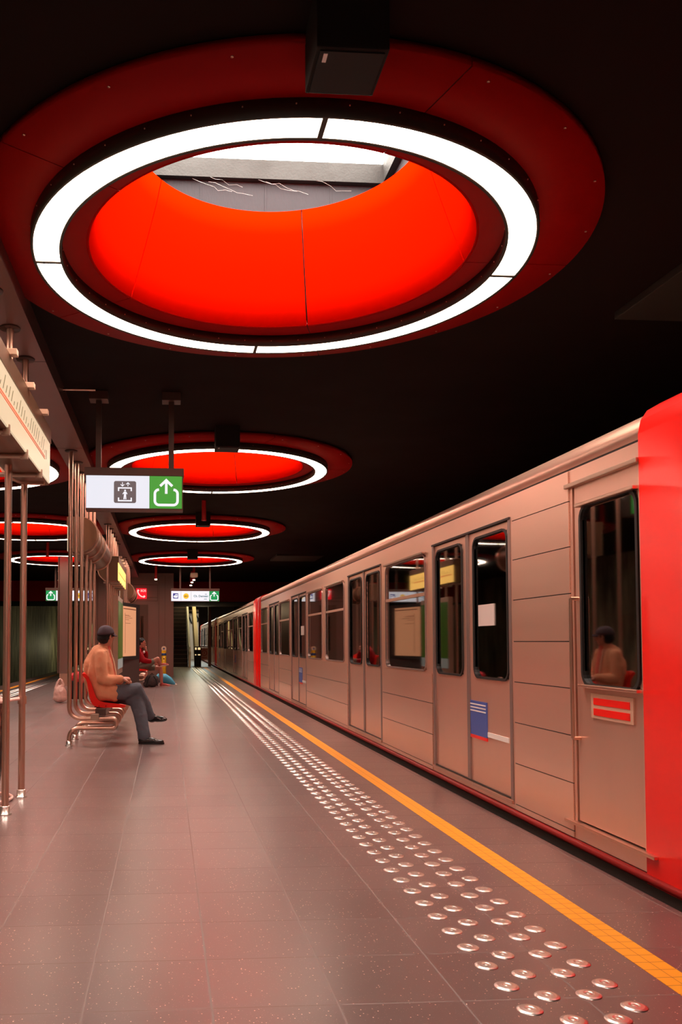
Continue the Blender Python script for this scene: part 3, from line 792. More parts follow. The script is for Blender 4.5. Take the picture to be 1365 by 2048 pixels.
def rrect(x0, x1, z0, z1, r_): return arc(x1-r_, z1-r_, r_, 0, 90, 5)+arc(x0+r_, z1-r_, r_, 90, 180, 5)+arc(x0+r_, z0+r_, r_, 180, 270, 5)+arc(x1-r_, z0+r_, r_, 270, 360, 5)
def text(s, size, x, y, z, m, parent, name='lettering', align='LEFT', rot=(PI/2, 0, 0), bold=0):
    cu = bpy.data.curves.new(name, 'FONT'); cu.body = s; cu.size = size; cu.extrude = .0006; cu.align_x = align; cu.offset = bold
    tmp = bpy.data.objects.new('tmp', cu); COL.objects.link(tmp); dg = bpy.context.evaluated_depsgraph_get(); me = bpy.data.meshes.new_from_object(tmp.evaluated_get(dg)); bpy.data.objects.remove(tmp, do_unlink=True)
    me.materials.clear(); me.materials.append(M[m]); o = bpy.data.objects.new(name, me); COL.objects.link(o); o.location = (x, y, z); o.rotation_euler = rot; o.parent = parent; return o
# near lift / exit sign
SY = 7.9
sg = empty('hanging_sign', (0, SY, 0), 'backlit sign with grey lift symbol and green exit arrow hanging on two posts', 'sign', 'hanging platform signs')
b = MB(); b.bbox(-.785, .163, .0, .16, 2.785, 2.862, .004); b.box(-.77, .155, .012, .15, 2.455, 2.79); b.build('case', 'sign_case', sg)
b = MB(); b.box(-.766, -.166, .006, .013, 2.474, 2.784); b.build('white_face', 'white_lit', sg)
b = MB(); b.box(-.164, .145, .006, .013, 2.474, 2.784); b.build('green_face', 'green_lit', sg)
u = lambda p: -.767+(p-122)*.000836
v = lambda q: 2.785-(q-180)*.000836
b = MB(); b.prism(rrect(u(438), u(690), v(494), v(243), .018), 'y', .003, .006); b.build('lift_symbol', 'grey_icon', sg)
b = MB(); yy = .0028
def sticks(mb, segs, w_, y_):
    for (a, c_, e, g_) in segs:
        dx, dz = e-a, g_-c_; L = math.hypot(dx, dz); nx, nz = -dz/L*w_/2, dx/L*w_/2
        mb.prism([(a+nx, c_+nz), (a-nx, c_-nz), (e-nx, g_-nz), (e+nx, g_+nz)], 'y', y_-.001, y_)
U = lambda p, q: (u(p), v(q))
S_ = [(*U(535, 257), *U(535, 302)), (*U(514, 280), *U(536, 303)), (*U(556, 280), *U(534, 303)), (*U(597, 303), *U(597, 260)), (*U(576, 282), *U(598, 259)), (*U(618, 282), *U(596, 259))]
sticks(b, S_, .0065, yy)
sticks(b, [(*U(484, 322), *U(642, 322)), (*U(491, 316), *U(491, 358)), (*U(635, 316), *U(635, 358)), (*U(484, 468), *U(642, 468)), (*U(491, 432), *U(491, 474)), (*U(635, 432), *U(635, 474))], .0125, yy)
b.prism([(u(565)+.009*math.cos(t*.5), v(351)+.009*math.sin(t*.5)) for t in range(13)], 'y', yy-.001, yy)
b.prism([U(552, 364), U(578, 364), U(592, 390), U(586, 396), U(575, 384), U(580, 452), U(568, 452), U(565, 415), U(561, 452), U(546, 452), U(554, 384), U(540, 396), U(535, 390)], 'y', yy-.001, yy)
b.build('lift_pictogram', 'icon_white', sg)
b = MB(); exit_icon(b, u(886), v(530), (1180-886)*.000836, .005, .0245); b.build('exit_arrow', 'icon_white', sg)
for xx in (-.655, .042):
    b = MB(); b.box(xx-.026, xx+.026, .05, .10, 2.86, 3.53); b.build('hanger_post', 'sign_case', sg)
    b = MB(); b.bbox(xx-.09, xx+.09, .0, .16, 3.52, 3.60, .004); b.build('ceiling_plate', 'sign_case', sg)
for xx in (-.02, .085):
    b = MB(); b.tube([(xx, .07, 2.86), (xx, .07, 2.875)], .008, 8); b.build('bolt', 'sign_case', sg)
# far sign
def far_sign(mirror, label):
    s_ = empty('hanging_sign', (0, 25.5, 0), label, 'sign', 'hanging platform signs')
    X = (lambda x: x) if not mirror else (lambda x: mirx(x))
    def bx(mb, x0, x1, *r_): a, c_ = sorted((X(x0), X(x1))); mb.box(a, c_, *r_); return mb
    b = MB(); bx(b, .125, 1.635, 0, .16, 2.765, 2.845); bx(b, .135, 1.625, .012, .15, 2.445, 2.77); b.build('case', 'sign_case', s_)
    b = MB(); bx(b, .145, 1.315, .006, .013, 2.458, 2.765); b.build('white_face', 'white_lit', s_)
    b = MB(); bx(b, 1.32, 1.618, .006, .013, 2.458, 2.765); b.build('green_face', 'green2_lit', s_)
    b = MB(); a0 = min(X(1.335), X(1.335+.27)); exit_icon(b, a0, 2.468, .26, .005, .03); b.build('exit_arrow', 'icon_white', s_)
    b = MB(); cx = X(.28); b.prism(rrect(cx-.08, cx+.08, 2.535, 2.695, .012), 'y', .003, .006); b.build('train_symbol', 'icon_blue', s_)
    b = MB(); b.prism([(cx-.065, 2.60), (cx-.01, 2.66), (cx+.06, 2.67), (cx+.065, 2.57), (cx+.02, 2.555), (cx-.05, 2.565)], 'y', .002, .003); b.build('train_pictogram', 'icon_white', s_)
    b = MB(); b.box(cx-.02, cx+.0, .001, .002, 2.612, 2.638); b.box(cx+.015, cx+.045, .001, .002, 2.612, 2.638); b.build('train_windows', 'icon_blue', s_)
    cx = X(.60); b = MB(); b.prism([(cx+.085*math.cos(R(t)), 2.61+.085*math.sin(R(t))) for t in range(0, 360, 10)], 'y', .003, .006); b.build('gold_disc', 'icon_gold', s_)
    b = MB(); b.prism([(cx-.05, 2.58), (cx-.05, 2.62), (cx-.02, 2.645), (cx, 2.61), (cx+.03, 2.64), (cx+.055, 2.60), (cx+.03, 2.58), (cx+.01, 2.60), (cx-.02, 2.575)], 'y', .0015, .003); b.build('disc_mark', 'icon_gold2', s_)
    b = MB(); 
    for q in (.44, .755): bx(b, q, q+.006, .004, .006, 2.48, 2.745)
    b.build('divider', 'grey_icon', s_)
    tx = .83 if not mirror else mirx(1.27)
    text('Ch. Demeer', .09, tx, .004, 2.58, 'text_teal', s_, 'destination_text', bold=.002)
    text('Sortie', .03, X(1.25) if not mirror else tx+.35, .004, 2.66, 'text_teal', s_, 'small_text', align='RIGHT') if False else None
    b = MB(); bx(b, 1.18, 1.24, .003, .005, 2.662, 2.676); bx(b, 1.15, 1.24, .003, .005, 2.512, 2.526); b.build('small_print', 'text_teal', s_)
    for xx in (.42, 1.34):
        b = MB(); bx(b, xx-.026, xx+.026, .05, .10, 2.84, 3.60); b.build('hanger_post', 'sign_case', s_)
    return s_
far_sign(False, 'far backlit sign with train symbol, gold disc, Ch. Demeer lettering and exit arrow')
lsg = far_sign(True, 'far exit sign over the left platform, partly hidden by poles and column'); lsg.location.x = .20
# red telephone sign
ph = empty('telephone_sign', (-.87, 28.86, 0), 'square red lit sign with white handset and SOS lettering', 'sign')
b = MB(); b.bbox(-.18, .18, 0, .10, 2.70, 3.06, .004); b.build('case', 'red_lit', ph)
hp = [(-.13, 2.97), (-.11, 2.90), (-.07, 2.83), (0, 2.775), (.08, 2.76), (.12, 2.77)]
b = MB(); b.tube([(x_, -.004, z_) for x_, z_ in hp], .02, 8); b.tube([(-.135, -.004, 3.0), (-.085, -.004, 2.965)], .03, 8); b.tube([(.07, -.004, 2.745), (.12, -.004, 2.80)], .03, 8); b.build('handset_symbol', 'pink_lit', ph)
text('SOS', .11, -.03, -.004, 2.94, 'pink_lit', ph, 'sos_text', bold=.002)

# ------------------------------------------------------------------ timetable case and green poster
tt = empty('timetable_case', (-.9, 18.3, 0), 'black framed lit timetable case on dark grey plinth beside the poles', 'display case')
def quad_panel(mb, p0, p1, z0, z1, t):
    "upright slab from p0 to p1 (xy), thickness t away from the viewer side"
    d = Vector((p1[0]-p0[0], p1[1]-p0[1])); n = Vector((-d.y, d.x)).normalized()*t
    a = [(p0[0], p0[1]), (p1[0], p1[1]), (p1[0]+n.x, p1[1]+n.y), (p0[0]+n.x, p0[1]+n.y)]
    mb.prism(a, 'z', z0, z1)
def tp(x, y): return (x+.9, y-18.3)
b = MB(); quad_panel(b, tp(-.985, 18.36), tp(-.635, 19.82), .80, 2.08, .12); b.build('frame', 'black', tt)
d_ = Vector((.325, 1.36)).normalized(); n_ = Vector((d_.y, -d_.x))
def off(x, y, k): return (x+.9+n_.x*k, y-18.3+n_.y*k)
b = MB(); quad_panel(b, off(-.985+.0, 18.36+.02, .006), off(-.715, 19.50, .006), .88, 2.0, .01); b.build('poster', 'poster', tt)
b = MB()
def pline(u0, u1, z, h): quad_panel(b, off(-.985+.295*u0, 18.38+1.22*u0, .008), off(-.985+.295*u1, 18.38+1.22*u1, .008), z, z+h, .002)
pline(.1, .9, 1.935, .02)
pline(.2, .202+.01, .95, .9)
for k, z in enumerate((1.80, 1.78, 1.74, 1.70, 1.62)): pline(.22, .45+.1*(k % 3), z, .008)
b.build('timetable_lines', 'poster_ink', tt)
b = MB(); quad_panel(b, tp(-1.06, 18.30), tp(-.64, 19.76), .0, .80, .14); b.build('plinth', 'grey_panel', tt)
gp = empty('advertising_panel', (-.95, 16.5, 0), 'narrow lit green poster panel seen edge-on between poles and timetable', 'poster')
b = MB(); b.box(-.10, -.005, 0, 1.75, .55, 2.12); b.build('frame', 'steel_rough', gp)
b = MB(); b.box(-.006, .004, .05, 1.7, .86, 2.02); b.build('green_print', 'poster_green', gp)
b = MB(); b.box(-.006, .005, .05, 1.7, .66, .86); b.build('white_print', 'poster_white', gp)

# ------------------------------------------------------------------ steel clad block behind the far bench
wb_ = MB(); wb_.box(-2.48, .246, 29.0, 39.4, 0, CZ)
struct('wall_1', wb_, 'clad')
b = MB()
for (x0, x1, z0, z1) in ((-1.75, -1.72, 0, 3.4), (-.27, -.255, 0, 3.5), (-.06, -.045, 0, 3.5), (-2.4, -2.37, 0, 3.4)): b.box(x0, x1, 28.99, 29.01, z0, z1)
b.box(-1.7, -.30, 28.985, 29.0, 3.18, 3.2); b.box(-1.7, -.30, 28.985, 29.0, 2.62, 2.64); b.box(-.32, -.30, 28.985, 29.0, 2.62, 3.2); b.box(-1.7, -.30, 28.985, 29.0, 2.74, 2.76)
struct('trim_10', b, 'clad_dark')
d1 = MB(); d1.box(-1.25, -.64, 28.97, 29.0, 0, 2.5); d1.box(-1.18, -.72, 28.96, 28.975, 0, 2.28); o = struct('door_1', d1, 'clad_dark')
g_ = MB(); g_.box(-1.02, -.80, 28.95, 28.965, .9, 2.1); g_.build('door_glass', 'poster_green', o) if False else g_.build('door_glass', 'train_glass', o)
# left side column
cl = empty('column', (-2.83, 23.0, 0), 'flat steel clad column between left platform and the bench row', 'column')
b = MB(); b.bbox(-.10, .148, 0, .5, .34, CZ, .006); b.build('cladding', 'clad', cl)
b = MB(); b.bbox(-.155, -.11, .03, .45, .34, CZ, .006); b.build('side_strip', 'clad_dark', cl)
b = MB(); b.box(-.09, .14, .03, .47, 0, .34); b.build('mirror_plinth', 'steel', cl)
b = MB()
for z in (.55, .95, 2.9, 3.15): b.ell((-.16, .1, z), (.012, .012, .012), n=8)
b.build('screws', 'steel_bright', cl)

# ------------------------------------------------------------------ yellow help post
yp = empty('help_post', (-.08, 27.0, 0), 'yellow post with blue band and pale round top by the steel wall', 'post')
b = MB(); b.lathe([(0, 0), (.075, 0), (.075, .93), (0, .93)], n=24); b.build('shaft', 'yellow_post', yp)
b = MB(); b.lathe([(.0, .76), (.078, .76), (.078, .84), (0, .84)], n=24); b.build('band', 'blue_band', yp)
b = MB(); b.prism([(.083*math.cos(R(t)), .985+.083*math.sin(R(t))) for t in range(0, 360, 12)], 'y', -.06, .06); b.build('round_head', 'cream', yp)
b = MB(); b.prism([(-.03, .64), (.03, .64), (0, .70)], 'y', -.079, -.074); b.build('warning_triangle', 'black', yp)
b = MB(); b.prism([(.03*math.cos(R(t)), .985+.03*math.sin(R(t))) for t in range(0, 360, 20)], 'y', -.064, -.06); b.build('button', 'blue_band', yp)

# ------------------------------------------------------------------ escalators
def escalator(mirror, label):
    e = empty('escalator', (0, 39.5, 0), label, 'escalator', 'escalators at the platform end')
    X = (lambda x: x) if not mirror else mirx
    def bx(mb, x0, x1, *r_): a, c_ = sorted((X(x0), X(x1))); mb.box(a, c_, *r_); return mb
    for k in range(26):
        b = MB(); b.mat('esc_step'); bx(b, .36, 1.04, .5+.36*k, .9+.36*k, .205*k-.2, .205*(k+1)-.015)
        b.mat('esc_edge'); bx(b, .36, 1.04, .5+.36*k-.005, .53+.36*k, .205*(k+1)-.03, .205*(k+1)); b.build('step', None, e)
    b = MB(); bx(b, .3, 1.2, -.3, .5, -.1, .012); b.build('comb_plate', 'esc_edge', e)
    for x0, x1 in ((.30, .35), (1.06, 1.16)):
        b = MB(); a, c_ = sorted((X(x0), X(x1)))
        b.prism([(.0, 0), (.0, .75), (.25, .85), (.8, .95), (9.9, 6.15), (9.9, 5.0), (.8, 0)], 'x', a, c_); b.build('balustrade', 'esc_rail' if x0 > 1 else 'black', e)
        b = MB(); xc = X((x0+x1)/2); b.tube([(xc, .1, .5), (xc, -.02, .7), (xc, .1, .92), (xc, .4, .97), (xc, .8, 1.02), (xc, 9.9, 6.22)], .04, 10); b.build('handrail', 'esc_rail' if x0 > 1 else 'rubber', e)
    return e
escalator(False, 'dark escalator rising behind the steel wall at the right platform end')
escalator(True, 'escalator with pale side rail at the left platform end, seen between poles')
def stair_side(mirror, label):
    X = (lambda x: x) if not mirror else mirx
    e = empty('stair_side_panel', (0, 41, 0), label, 'stair panel', 'lit stair side panels')
    a, c_ = sorted((X(1.42), X(1.60)))
    b = MB(); b.prism([(0, 0.0), (0, .98), (5.2, 3.55), (5.2, 2.3), (1.2, 0)], 'x', a, c_); b.build('panel', 'stair_panel', e)
    b = MB(); b.box(a-.05, c_+.1, -.35, .0, 0, .98); b.build('newel_box', 'black', e)
    b = MB(); b.box(a-.02, a+.06, -.36, -.35, .82, .93); b.box(a+.12, a+.24, -.36, -.35, .82, .93); b.box(a-.02, a+.04, -.36, -.35, .55, .6); b.box(a+.12, a+.24, -.36, -.35, .55, .6); b.build('indicator_lamps', 'indicator', e)
stair_side(False, 'inclined yellow lit stair side panel between right escalator and train')
stair_side(True, 'inclined yellow lit stair side panel seen behind the man in the cap')
b = MB(); b.ell((-4.1, 40.4, 2.6), (.05, .03, .05), n=10); tag(b.build('signal_lamp', 'lamp_green'), 'small round green signal light beside the left stair panel', 'signal lamp')
# barrier board
bb = empty('barrier_board', (1.87, 41.0, 0), 'red framed prohibition board on gate beside the far train', 'board')
b = MB(); b.box(-.18, .18, 0, .03, .32, .90); b.build('board', 'board_white', bb)
b = MB(); b.lathe([(.10, -.004), (.145, -.004), (.145, .004), (.10, .004)], n=28); o = b.build('prohibition_ring', 'board_red', bb); o.rotation_euler = (PI/2, 0, 0); o.location = (0, -.004, .66)
b = MB(); b.box(-.13, .13, -.006, 0, .40, .46); b.box(-.03, .03, -.006, 0, .61, .71); b.build('board_print', 'board_red', bb)
b = MB(); b.box(-.3, -.27, .03, .06, 0, 1.0); b.box(.2, .23, .03, .06, 0, 1.0); b.box(-.3, .23, .03, .06, .95, .99); b.build('gate_frame', 'clad_dark', bb)
b = MB(); b.bbox(2.07, 2.21, 41, 41.3, 0, 4.6, .01); tag(b.build('end_column', 'clad_dark'), 'slim brown column right of the prohibition board at the platform end', 'column')
# floor beyond the platform end
b = MB(); b.box(mirx(2.29), 2.29, YEND, 75, -.12, -.001); struct('floor_1' if False else 'trim_11', b, 'clad_dark')
c = MB(); c.box(.9, 2.24, 58, 58.2, 0, 3.45); struct('wall_2', c, 'cream')
c = MB(); c.tube([(1.35, 57.95, 3.4), (1.6, 57.95, 2.9), (1.75, 57.95, 2.5)], .05, 8); c.tube([(1.75, 57.95, 3.2)]+[(1.75+.45*math.sin(R(t)), 57.95, 2.75+.45*math.cos(R(t))) for t in range(10, 120, 20)], .05, 8); c.box(.9, 2.24, 57.9, 58, 3.2, 3.3); struct('trim_13', c, 'black')
# little round downlights and camera beyond the last ring
for i, (x_, y_) in enumerate(((-.335, 26.0), (.865, 26.3), (.866, 28.2), (.876, 30.0))):
    dl = empty('downlight', (x_, y_, 0), ['single small glowing downlight on a red tube above the telephone sign', 'first small glowing downlight above the far sign, nearest of three', 'middle small glowing downlight of three above the far sign', 'lowest small glowing downlight of three above the far sign'][i], 'lamp', 'small tube downlights')
    z0 = (3.17, 3.18, 3.24, 3.26)[i]
    b = MB(); b.tube([(0, 0, z0), (0, 0, CZ)], .04, 12); b.build('tube', 'fire_red', dl)
    b = MB(); b.tube([(0, 0, z0-.03), (0, 0, z0)], .04, 12); b.build('lamp_face', 'lamp_warm', dl)
sc_ = empty('security_camera', (.86, 26.0, 0), 'pale boxy camera hanging from a rod above the far sign', 'camera')
b = MB(); b.bbox(-.12, .12, -.1, .1, 3.22, 3.37, .04); b.build('housing', 'cream', sc_)
b = MB(); b.tube([(0, 0, 3.36), (0, 0, CZ)], .03, 10); b.build('rod', 'fire_red', sc_)

# ------------------------------------------------------------------ bin hoop on the near poles, bags
bn = empty('bag_holder', (-1.42, 6.45, 0), 'pale hoop bin holder with clear bag behind the two nearest poles', 'bin')
b = MB(); n = 28
b.tube([(.21*math.cos(2*PI*k/n), .21*math.sin(2*PI*k/n), .755) for k in range(n+1)], .016, 8, False); b.tube([(.21, 0, .755), (.29, .05, .765)], .014, 8); b.build('top_hoop', 'bag_pink', bn)
b = MB(); b.tube([(.25*math.cos(2*PI*k/n), .25*math.sin(2*PI*k/n), .016) for k in range(n+1)], .012, 8, False); b.build('foot_hoop', 'bag_pink', bn)
for a in (-.35, 2.2, 4.0):
    b = MB(); b.tube([(.215*math.cos(a), .215*math.sin(a), .75), (.235*math.cos(a), .235*math.sin(a), .02)], .011, 8); b.build('upright', 'bag_pink', bn)
b = MB(); prof = [(.20, .75), (.205, .6), (.19, .35), (.16, .15), (.05, .07)]; b.lathe(prof, n=24, closed=False)
for i_, vv in enumerate(b.v):
    k = 1+.05*math.sin(7*math.atan2(vv[1], vv[0])+9*vv[2]); b.v[i_] = (vv[0]*k, vv[1]*k, vv[2])
b.build('clear_bag', 'clear_plastic', bn)
b = MB(); b.tube([(.30, .13, .72), (.30, .13, .78)], .034, 16); b.build('clamp', 'steel', bn)

def organic(mb, name, m, parent, vox=.012, smooth=6, disp=0, dscale=.1, loc=(0, 0, 0)):
    o = mb.build(name, m, parent, loc)
    r_ = o.modifiers.new('remesh', 'REMESH'); r_.mode = 'VOXEL'; r_.voxel_size = vox; r_.use_smooth_shade = True
    s_ = o.modifiers.new('smooth', 'SMOOTH'); s_.iterations = smooth; s_.factor = .5
    if disp:
        t = bpy.data.textures.new(name+'_folds', 'CLOUDS'); t.noise_scale = dscale; t.noise_depth = 2
        d = o.modifiers.new('folds', 'DISPLACE'); d.texture = t; d.strength = disp; d.mid_level = .5; d.texture_coords = 'LOCAL'
    return o
# pale plastic carrier bag
pb = empty('plastic_bag', (-2.10, 16.7, 0), 'pale pink plastic carrier bag standing on the floor behind the bench', 'bag')
b = MB(); b.ell((0, 0, .17), (.135, .10, .17)); b.ell((0, 0, .10), (.145, .11, .10)); b.limb([(-.07, 0, .28), (-.06, 0, .38), (-.02, 0, .455), (.01, 0, .47)], [.05, .03, .02, .016]); b.limb([(.02, 0, .28), (.05, 0, .36), (.03, 0, .44), (.0, 0, .46)], [.06, .035, .02, .016])
organic(b, 'bag_body', 'bag_pink', pb, .010, 5, .02, .06)
# suitcase
su = empty('suitcase', (-1.82, 17.3, 0), 'black suitcase with bright red top behind the bench tubes', 'suitcase')
b = MB(); b.bbox(-.20, .20, -.12, .12, .03, .42, .04); b.build('body', 'black', su)
b = MB(); b.ell((0, 0, .44), (.20, .13, .15)); b.ell((.1, 0, .38), (.12, .125, .12)); organic(b, 'red_jacket', 'case_red', su, .012, 6, .03, .08)
b = MB(); b.tube([(-.1, .05, .4), (-.1, .05, .6), (.1, .05, .6), (.1, .05, .4)], .01, 8); b.build('handle', 'black', su)
for s_ in (-1, 1):
    b = MB(); b.tube([(s_*.15, -.02, .02), (s_*.15, .02, .02)], .02, 12); b.build('wheel', 'rubber', su)

# ------------------------------------------------------------------ people
def hand(mb, wrist, fwd, palm_n, curl=1.0, side=1, k=1.0):
    "wrist position, forward direction, palm normal (towards the palm side); side=+1 puts the thumb along fwd x palm_n"
    f_ = Vector(fwd).normalized(); n_ = Vector(palm_n); n_ = (n_-f_*n_.dot(f_)).normalized(); s_ = f_.cross(n_)*side
    w_ = Vector(wrist)
    for t in (-1, -.33, .33, 1): mb.capsule(w_+s_*t*.016*k, .018*k, w_+f_*.085*k+s_*t*.030*k, .014*k, 10)
    ln = [.078, .088, .082, .064]
    for i, L in enumerate(ln):
        t = 1-i*.66; base = w_+f_*.088*k+s_*t*.031*k; d = f_.copy(); p = base; r_ = .0098*k
        ang = curl*(R(42)+i*R(3))
        for seg, fr in enumerate((.45, .32, .23)):
            ax = s_; d = (Quaternion(f_.cross(n_), -0) @ d)
            q = Quaternion(f_.cross(n_).normalized(), ang if f_.cross(n_).cross(f_).dot(n_) > 0 else -ang)
            d = q @ d; p2 = p+d*L*fr*k; mb.capsule(p, r_, p2, r_*.9, 10); p = p2; r_ *= .92
    b0 = w_+f_*.02*k+s_*.024*k; b1_ = b0+(s_*.8+f_*.8+n_*.35).normalized()*.042*k; b2 = b1_+(f_*.9+n_*.55-s_*.1*curl).normalized()*.034*k; b3_ = b2+(f_*.6+n_*.5-s_*.5*curl).normalized()*.026*k
    mb.limb([b0, b1_, b2, b3_], [.015*k, .0125*k, .011*k, .0095*k], 10)
def head_frame(yaw, pitch=0, roll=0):
    return (Matrix.Rotation(yaw, 3, 'Z') @ Matrix.Rotation(pitch, 3, 'Y') @ Matrix.Rotation(roll, 3, 'X'))
def head(mb, c, F):
    "local +x is where the face looks"
    L = lambda x, y, z: Vector(c)+F @ Vector((x, y, z))
    mb.ell(L(-.012, 0, .035), (.096, .076, .095), F, 28); mb.ell(L(.025, 0, -.02), (.068, .062, .085), F, 24)
    mb.ell(L(.040, 0, -.070), (.045, .046, .036), F, 16); mb.ell(L(.066, 0, -.088), (.022, .022, .016), F, 12)       # jaw, chin
    mb.ell(L(.079, 0, .040), (.016, .045, .012), F, 12)                                             # brow
    mb.capsule(L(.088, 0, .022), .009, L(.110, 0, -.018), .0125, 10); mb.ell(L(.098, .012, -.022), (.009, .008, .007), F, 8); mb.ell(L(.098, -.012, -.022), (.009, .008, .007), F, 8)
    mb.ell(L(.089, 0, -.048), (.010, .024, .006), F, 10); mb.ell(L(.087, 0, -.058), (.011, .021, .006), F, 10)
    for s_ in (-1, 1):
        mb.ell(L(.066, s_*.040, -.012), (.018, .020, .018), F, 10)
        mb.ell(L(-.005, s_*.077, -.002), (.020, .008, .032), F @ Matrix.Rotation(s_*-.3, 3, 'Z'), 12); mb.ell(L(-.004, s_*.075, -.028), (.009, .007, .010), F, 8)
def add_eyes(c, F, root):
    b = MB()
    for s_ in (-1, 1): b.ell(Vector(c)+F @ Vector((.083, s_*.031, .018)), (.010, .013, .010), F, 10)
    b.build('eyes', 'eye', root)
def shoe(mb, heel, toe_dir, L=.28, up=(0, 0, 1), k=1.0):
    d = Vector(toe_dir).normalized(); u_ = Vector(up); u_ = (u_-d*u_.dot(d)).normalized(); s_ = d.cross(u_); h = Vector(heel)
    Fm = Matrix((d, s_, u_)).transposed()
    mb.ell(h+d*.05+u_*.045, (.062*k, .042*k, .045*k), Fm, 16); mb.ell(h+d*.13*k+u_*.042, (.09*k, .043*k, .040*k), Fm, 16)
    mb.ell(h+d*(L-.075)+u_*.030, (.075*k, .048*k, .028*k), Fm, 16); mb.ell(h+d*.05+u_*.085, (.045*k, .038*k, .03*k), Fm, 14)
def sole(heel, toe_dir, L, up, m, root, k=1.0):
    d = Vector(toe_dir).normalized(); u_ = Vector(up); u_ = (u_-d*u_.dot(d)).normalized(); s_ = d.cross(u_); h = Vector(heel)
    b = MB(); out = []
    for t in range(24):
        a = 2*PI*t/24; x = L/2-.0+math.cos(a)*(L/2+.004); w_ = (.043+.007*math.cos(a))*math.sin(a)*k; out.append((x, w_))
    vs = [h+d*x+s_*w_+u_*z for z in (.0, .020) for x, w_ in out]; n = 24
    b.add(vs, [tuple(range(n)), tuple(range(n, 2*n))[::-1]]+[(i, (i+1) % n, n+(i+1) % n, n+i) for i in range(n)], False)
    b.build('sole', m, root)

# --- man in the cap (faces +x, head turned away to the far right)
mn = empty('person', (-.62, 10.07, 0), 'seated person in tan jacket, dark cap and grey trousers, legs crossed on the near bench', 'person')
def P(x, y, z): return Vector((x+.62, y-10.07, z))
HC = P(-.722, 10.06, 1.262); HF = head_frame(R(50), R(6))
b = MB(); head(b, HC, HF)
b.limb([P(-.745, 10.07, 1.20), P(-.775, 10.08, 1.10)], [.058, .066])
b.limb([P(-.79, 10.08, 1.05), P(-.84, 10.08, .85), P(-.76, 10.07, .60)], [.12, .13, .13])
b.limb([P(-.77, 9.92, 1.02), P(-.74, 9.86, .755), P(-.53, 9.92, .765)], [.05, .042, .028]); hand(b, P(-.535, 9.925, .768), (1, .25, -.05), (.05, .2, -1), 1.8, side=-1, k=1.12)
b.limb([P(-.79, 10.26, 1.02), P(-.74, 10.32, .76), P(-.54, 10.13, .74)], [.05, .042, .028]); hand(b, P(-.535, 10.12, .74), (1, -.75, .05), (0, .1, -1), 1.2, side=1, k=1.05)
b.limb([P(-.72, 9.99, .58), P(-.36, 9.955, .63), P(-.27, 10.03, .50), P(-.19, 10.09, .29)], [.06, .035, .032, .034]); b.limb([P(-.72, 10.16, .56), P(-.36, 9.99, .51), P(-.28, 9.92, .08)], [.06, .04, .035])
organic(b, 'body', 'skin', mn, .0055, 2)
add_eyes(HC, HF, mn)
L_ = lambda x, y, z: HC+HF @ Vector((x, y, z))
b = MB(); b.ell(L_(-.030, 0, .030), (.090, .082, .088), HF, 24); b.ell(L_(-.052, 0, -.022), (.066, .076, .066), HF, 20); b.ell(L_(-.045, 0, -.055), (.055, .062, .035), HF, 16)
for s_ in (-1, 1): b.ell(L_(.012, s_*.074, .018), (.016, .010, .030), HF, 10)
organic(b, 'hair', 'hair', mn, .006, 2, .006, .02)
# cap crown and brim
b = MB(); n = 28; prof = []
vs = []; rings_ = 9
for j in range(rings_):
    t = j/(rings_-1)*PI/2; rr_, zz_ = math.cos(t)**.8, math.sin(t)
    for k in range(n):
        a = 2*PI*k/n; vs.append(L_(-.014+.112*rr_*math.cos(a), .092*rr_*math.sin(a), .030+.108*(zz_**1.0)+(1-zz_)*.020*math.cos(a)))
fs = [(j*n+k, j*n+(k+1) % n, (j+1)*n+(k+1) % n, (j+1)*n+k) for j in range(rings_-1) for k in range(n)]
b.add(vs, fs, True)
cp = b.build('cap', 'cap', mn); so = cp.modifiers.new('thickness', 'SOLIDIFY'); so.thickness = .004
b = MB(); vs = []; m_ = 15
for j in range(5):
    for k in range(m_):
        a = R(-72+144*k/(m_-1)); r0 = .100; ext = .075*j/4*(math.cos(a*1.05)**.6 if math.cos(a*1.05) > 0 else 0)
        vs.append(L_(-.014+(.106)*math.cos(a)+ext, .088*math.sin(a), .050-.028*(j/4)**1.2+.010*math.cos(a)-.018*(math.sin(a)**2)))
fs = [(j*m_+k, j*m_+k+1, (j+1)*m_+k+1, (j+1)*m_+k) for j in range(4) for k in range(m_-1)]
b.add(vs, fs, True); br = b.build('cap_brim', 'cap', mn); so = br.modifiers.new('thickness', 'SOLIDIFY'); so.thickness = .004
# jacket
b = MB()
Fj = head_frame(R(8), 0)
b.limb([P(-.80, 10.08, 1.06), P(-.855, 10.08, .92), P(-.86, 10.08, .78), P(-.79, 10.08, .62), P(-.73, 10.07, .56)], [.115, .140, .135, .150, .110], 20)
b.limb([P(-.80, 9.97, 1.06), P(-.83, 9.98, .84), P(-.76, 9.97, .60)], [.085, .105, .105], 18)
b.limb([P(-.81, 10.19, 1.06), P(-.83, 10.19, .84), P(-.76, 10.18, .60)], [.085, .105, .105], 18)
b.limb([P(-.76, 10.05, 1.12), P(-.80, 9.95, 1.075)], [.06, .06]); b.limb([P(-.76, 10.08, 1.12), P(-.80, 10.22, 1.075)], [.06, .06])
b.limb([P(-.775, 9.915, 1.035), P(-.765, 9.86, .90), P(-.745, 9.85, .765), P(-.655, 9.87, .745), P(-.545, 9.92, .765)], [.080, .072, .068, .060, .048], 18)
b.limb([P(-.79, 10.26, 1.03), P(-.745, 10.31, .78), P(-.56, 10.17, .73)], [.076, .066, .046], 18)
b.limb([P(-.76, 9.96, .59), P(-.62, 9.94, .585)], [.09, .085], 18); b.limb([P(-.625, 9.93, .63), P(-.612, 9.925, .545)], [.07, .052], 16)
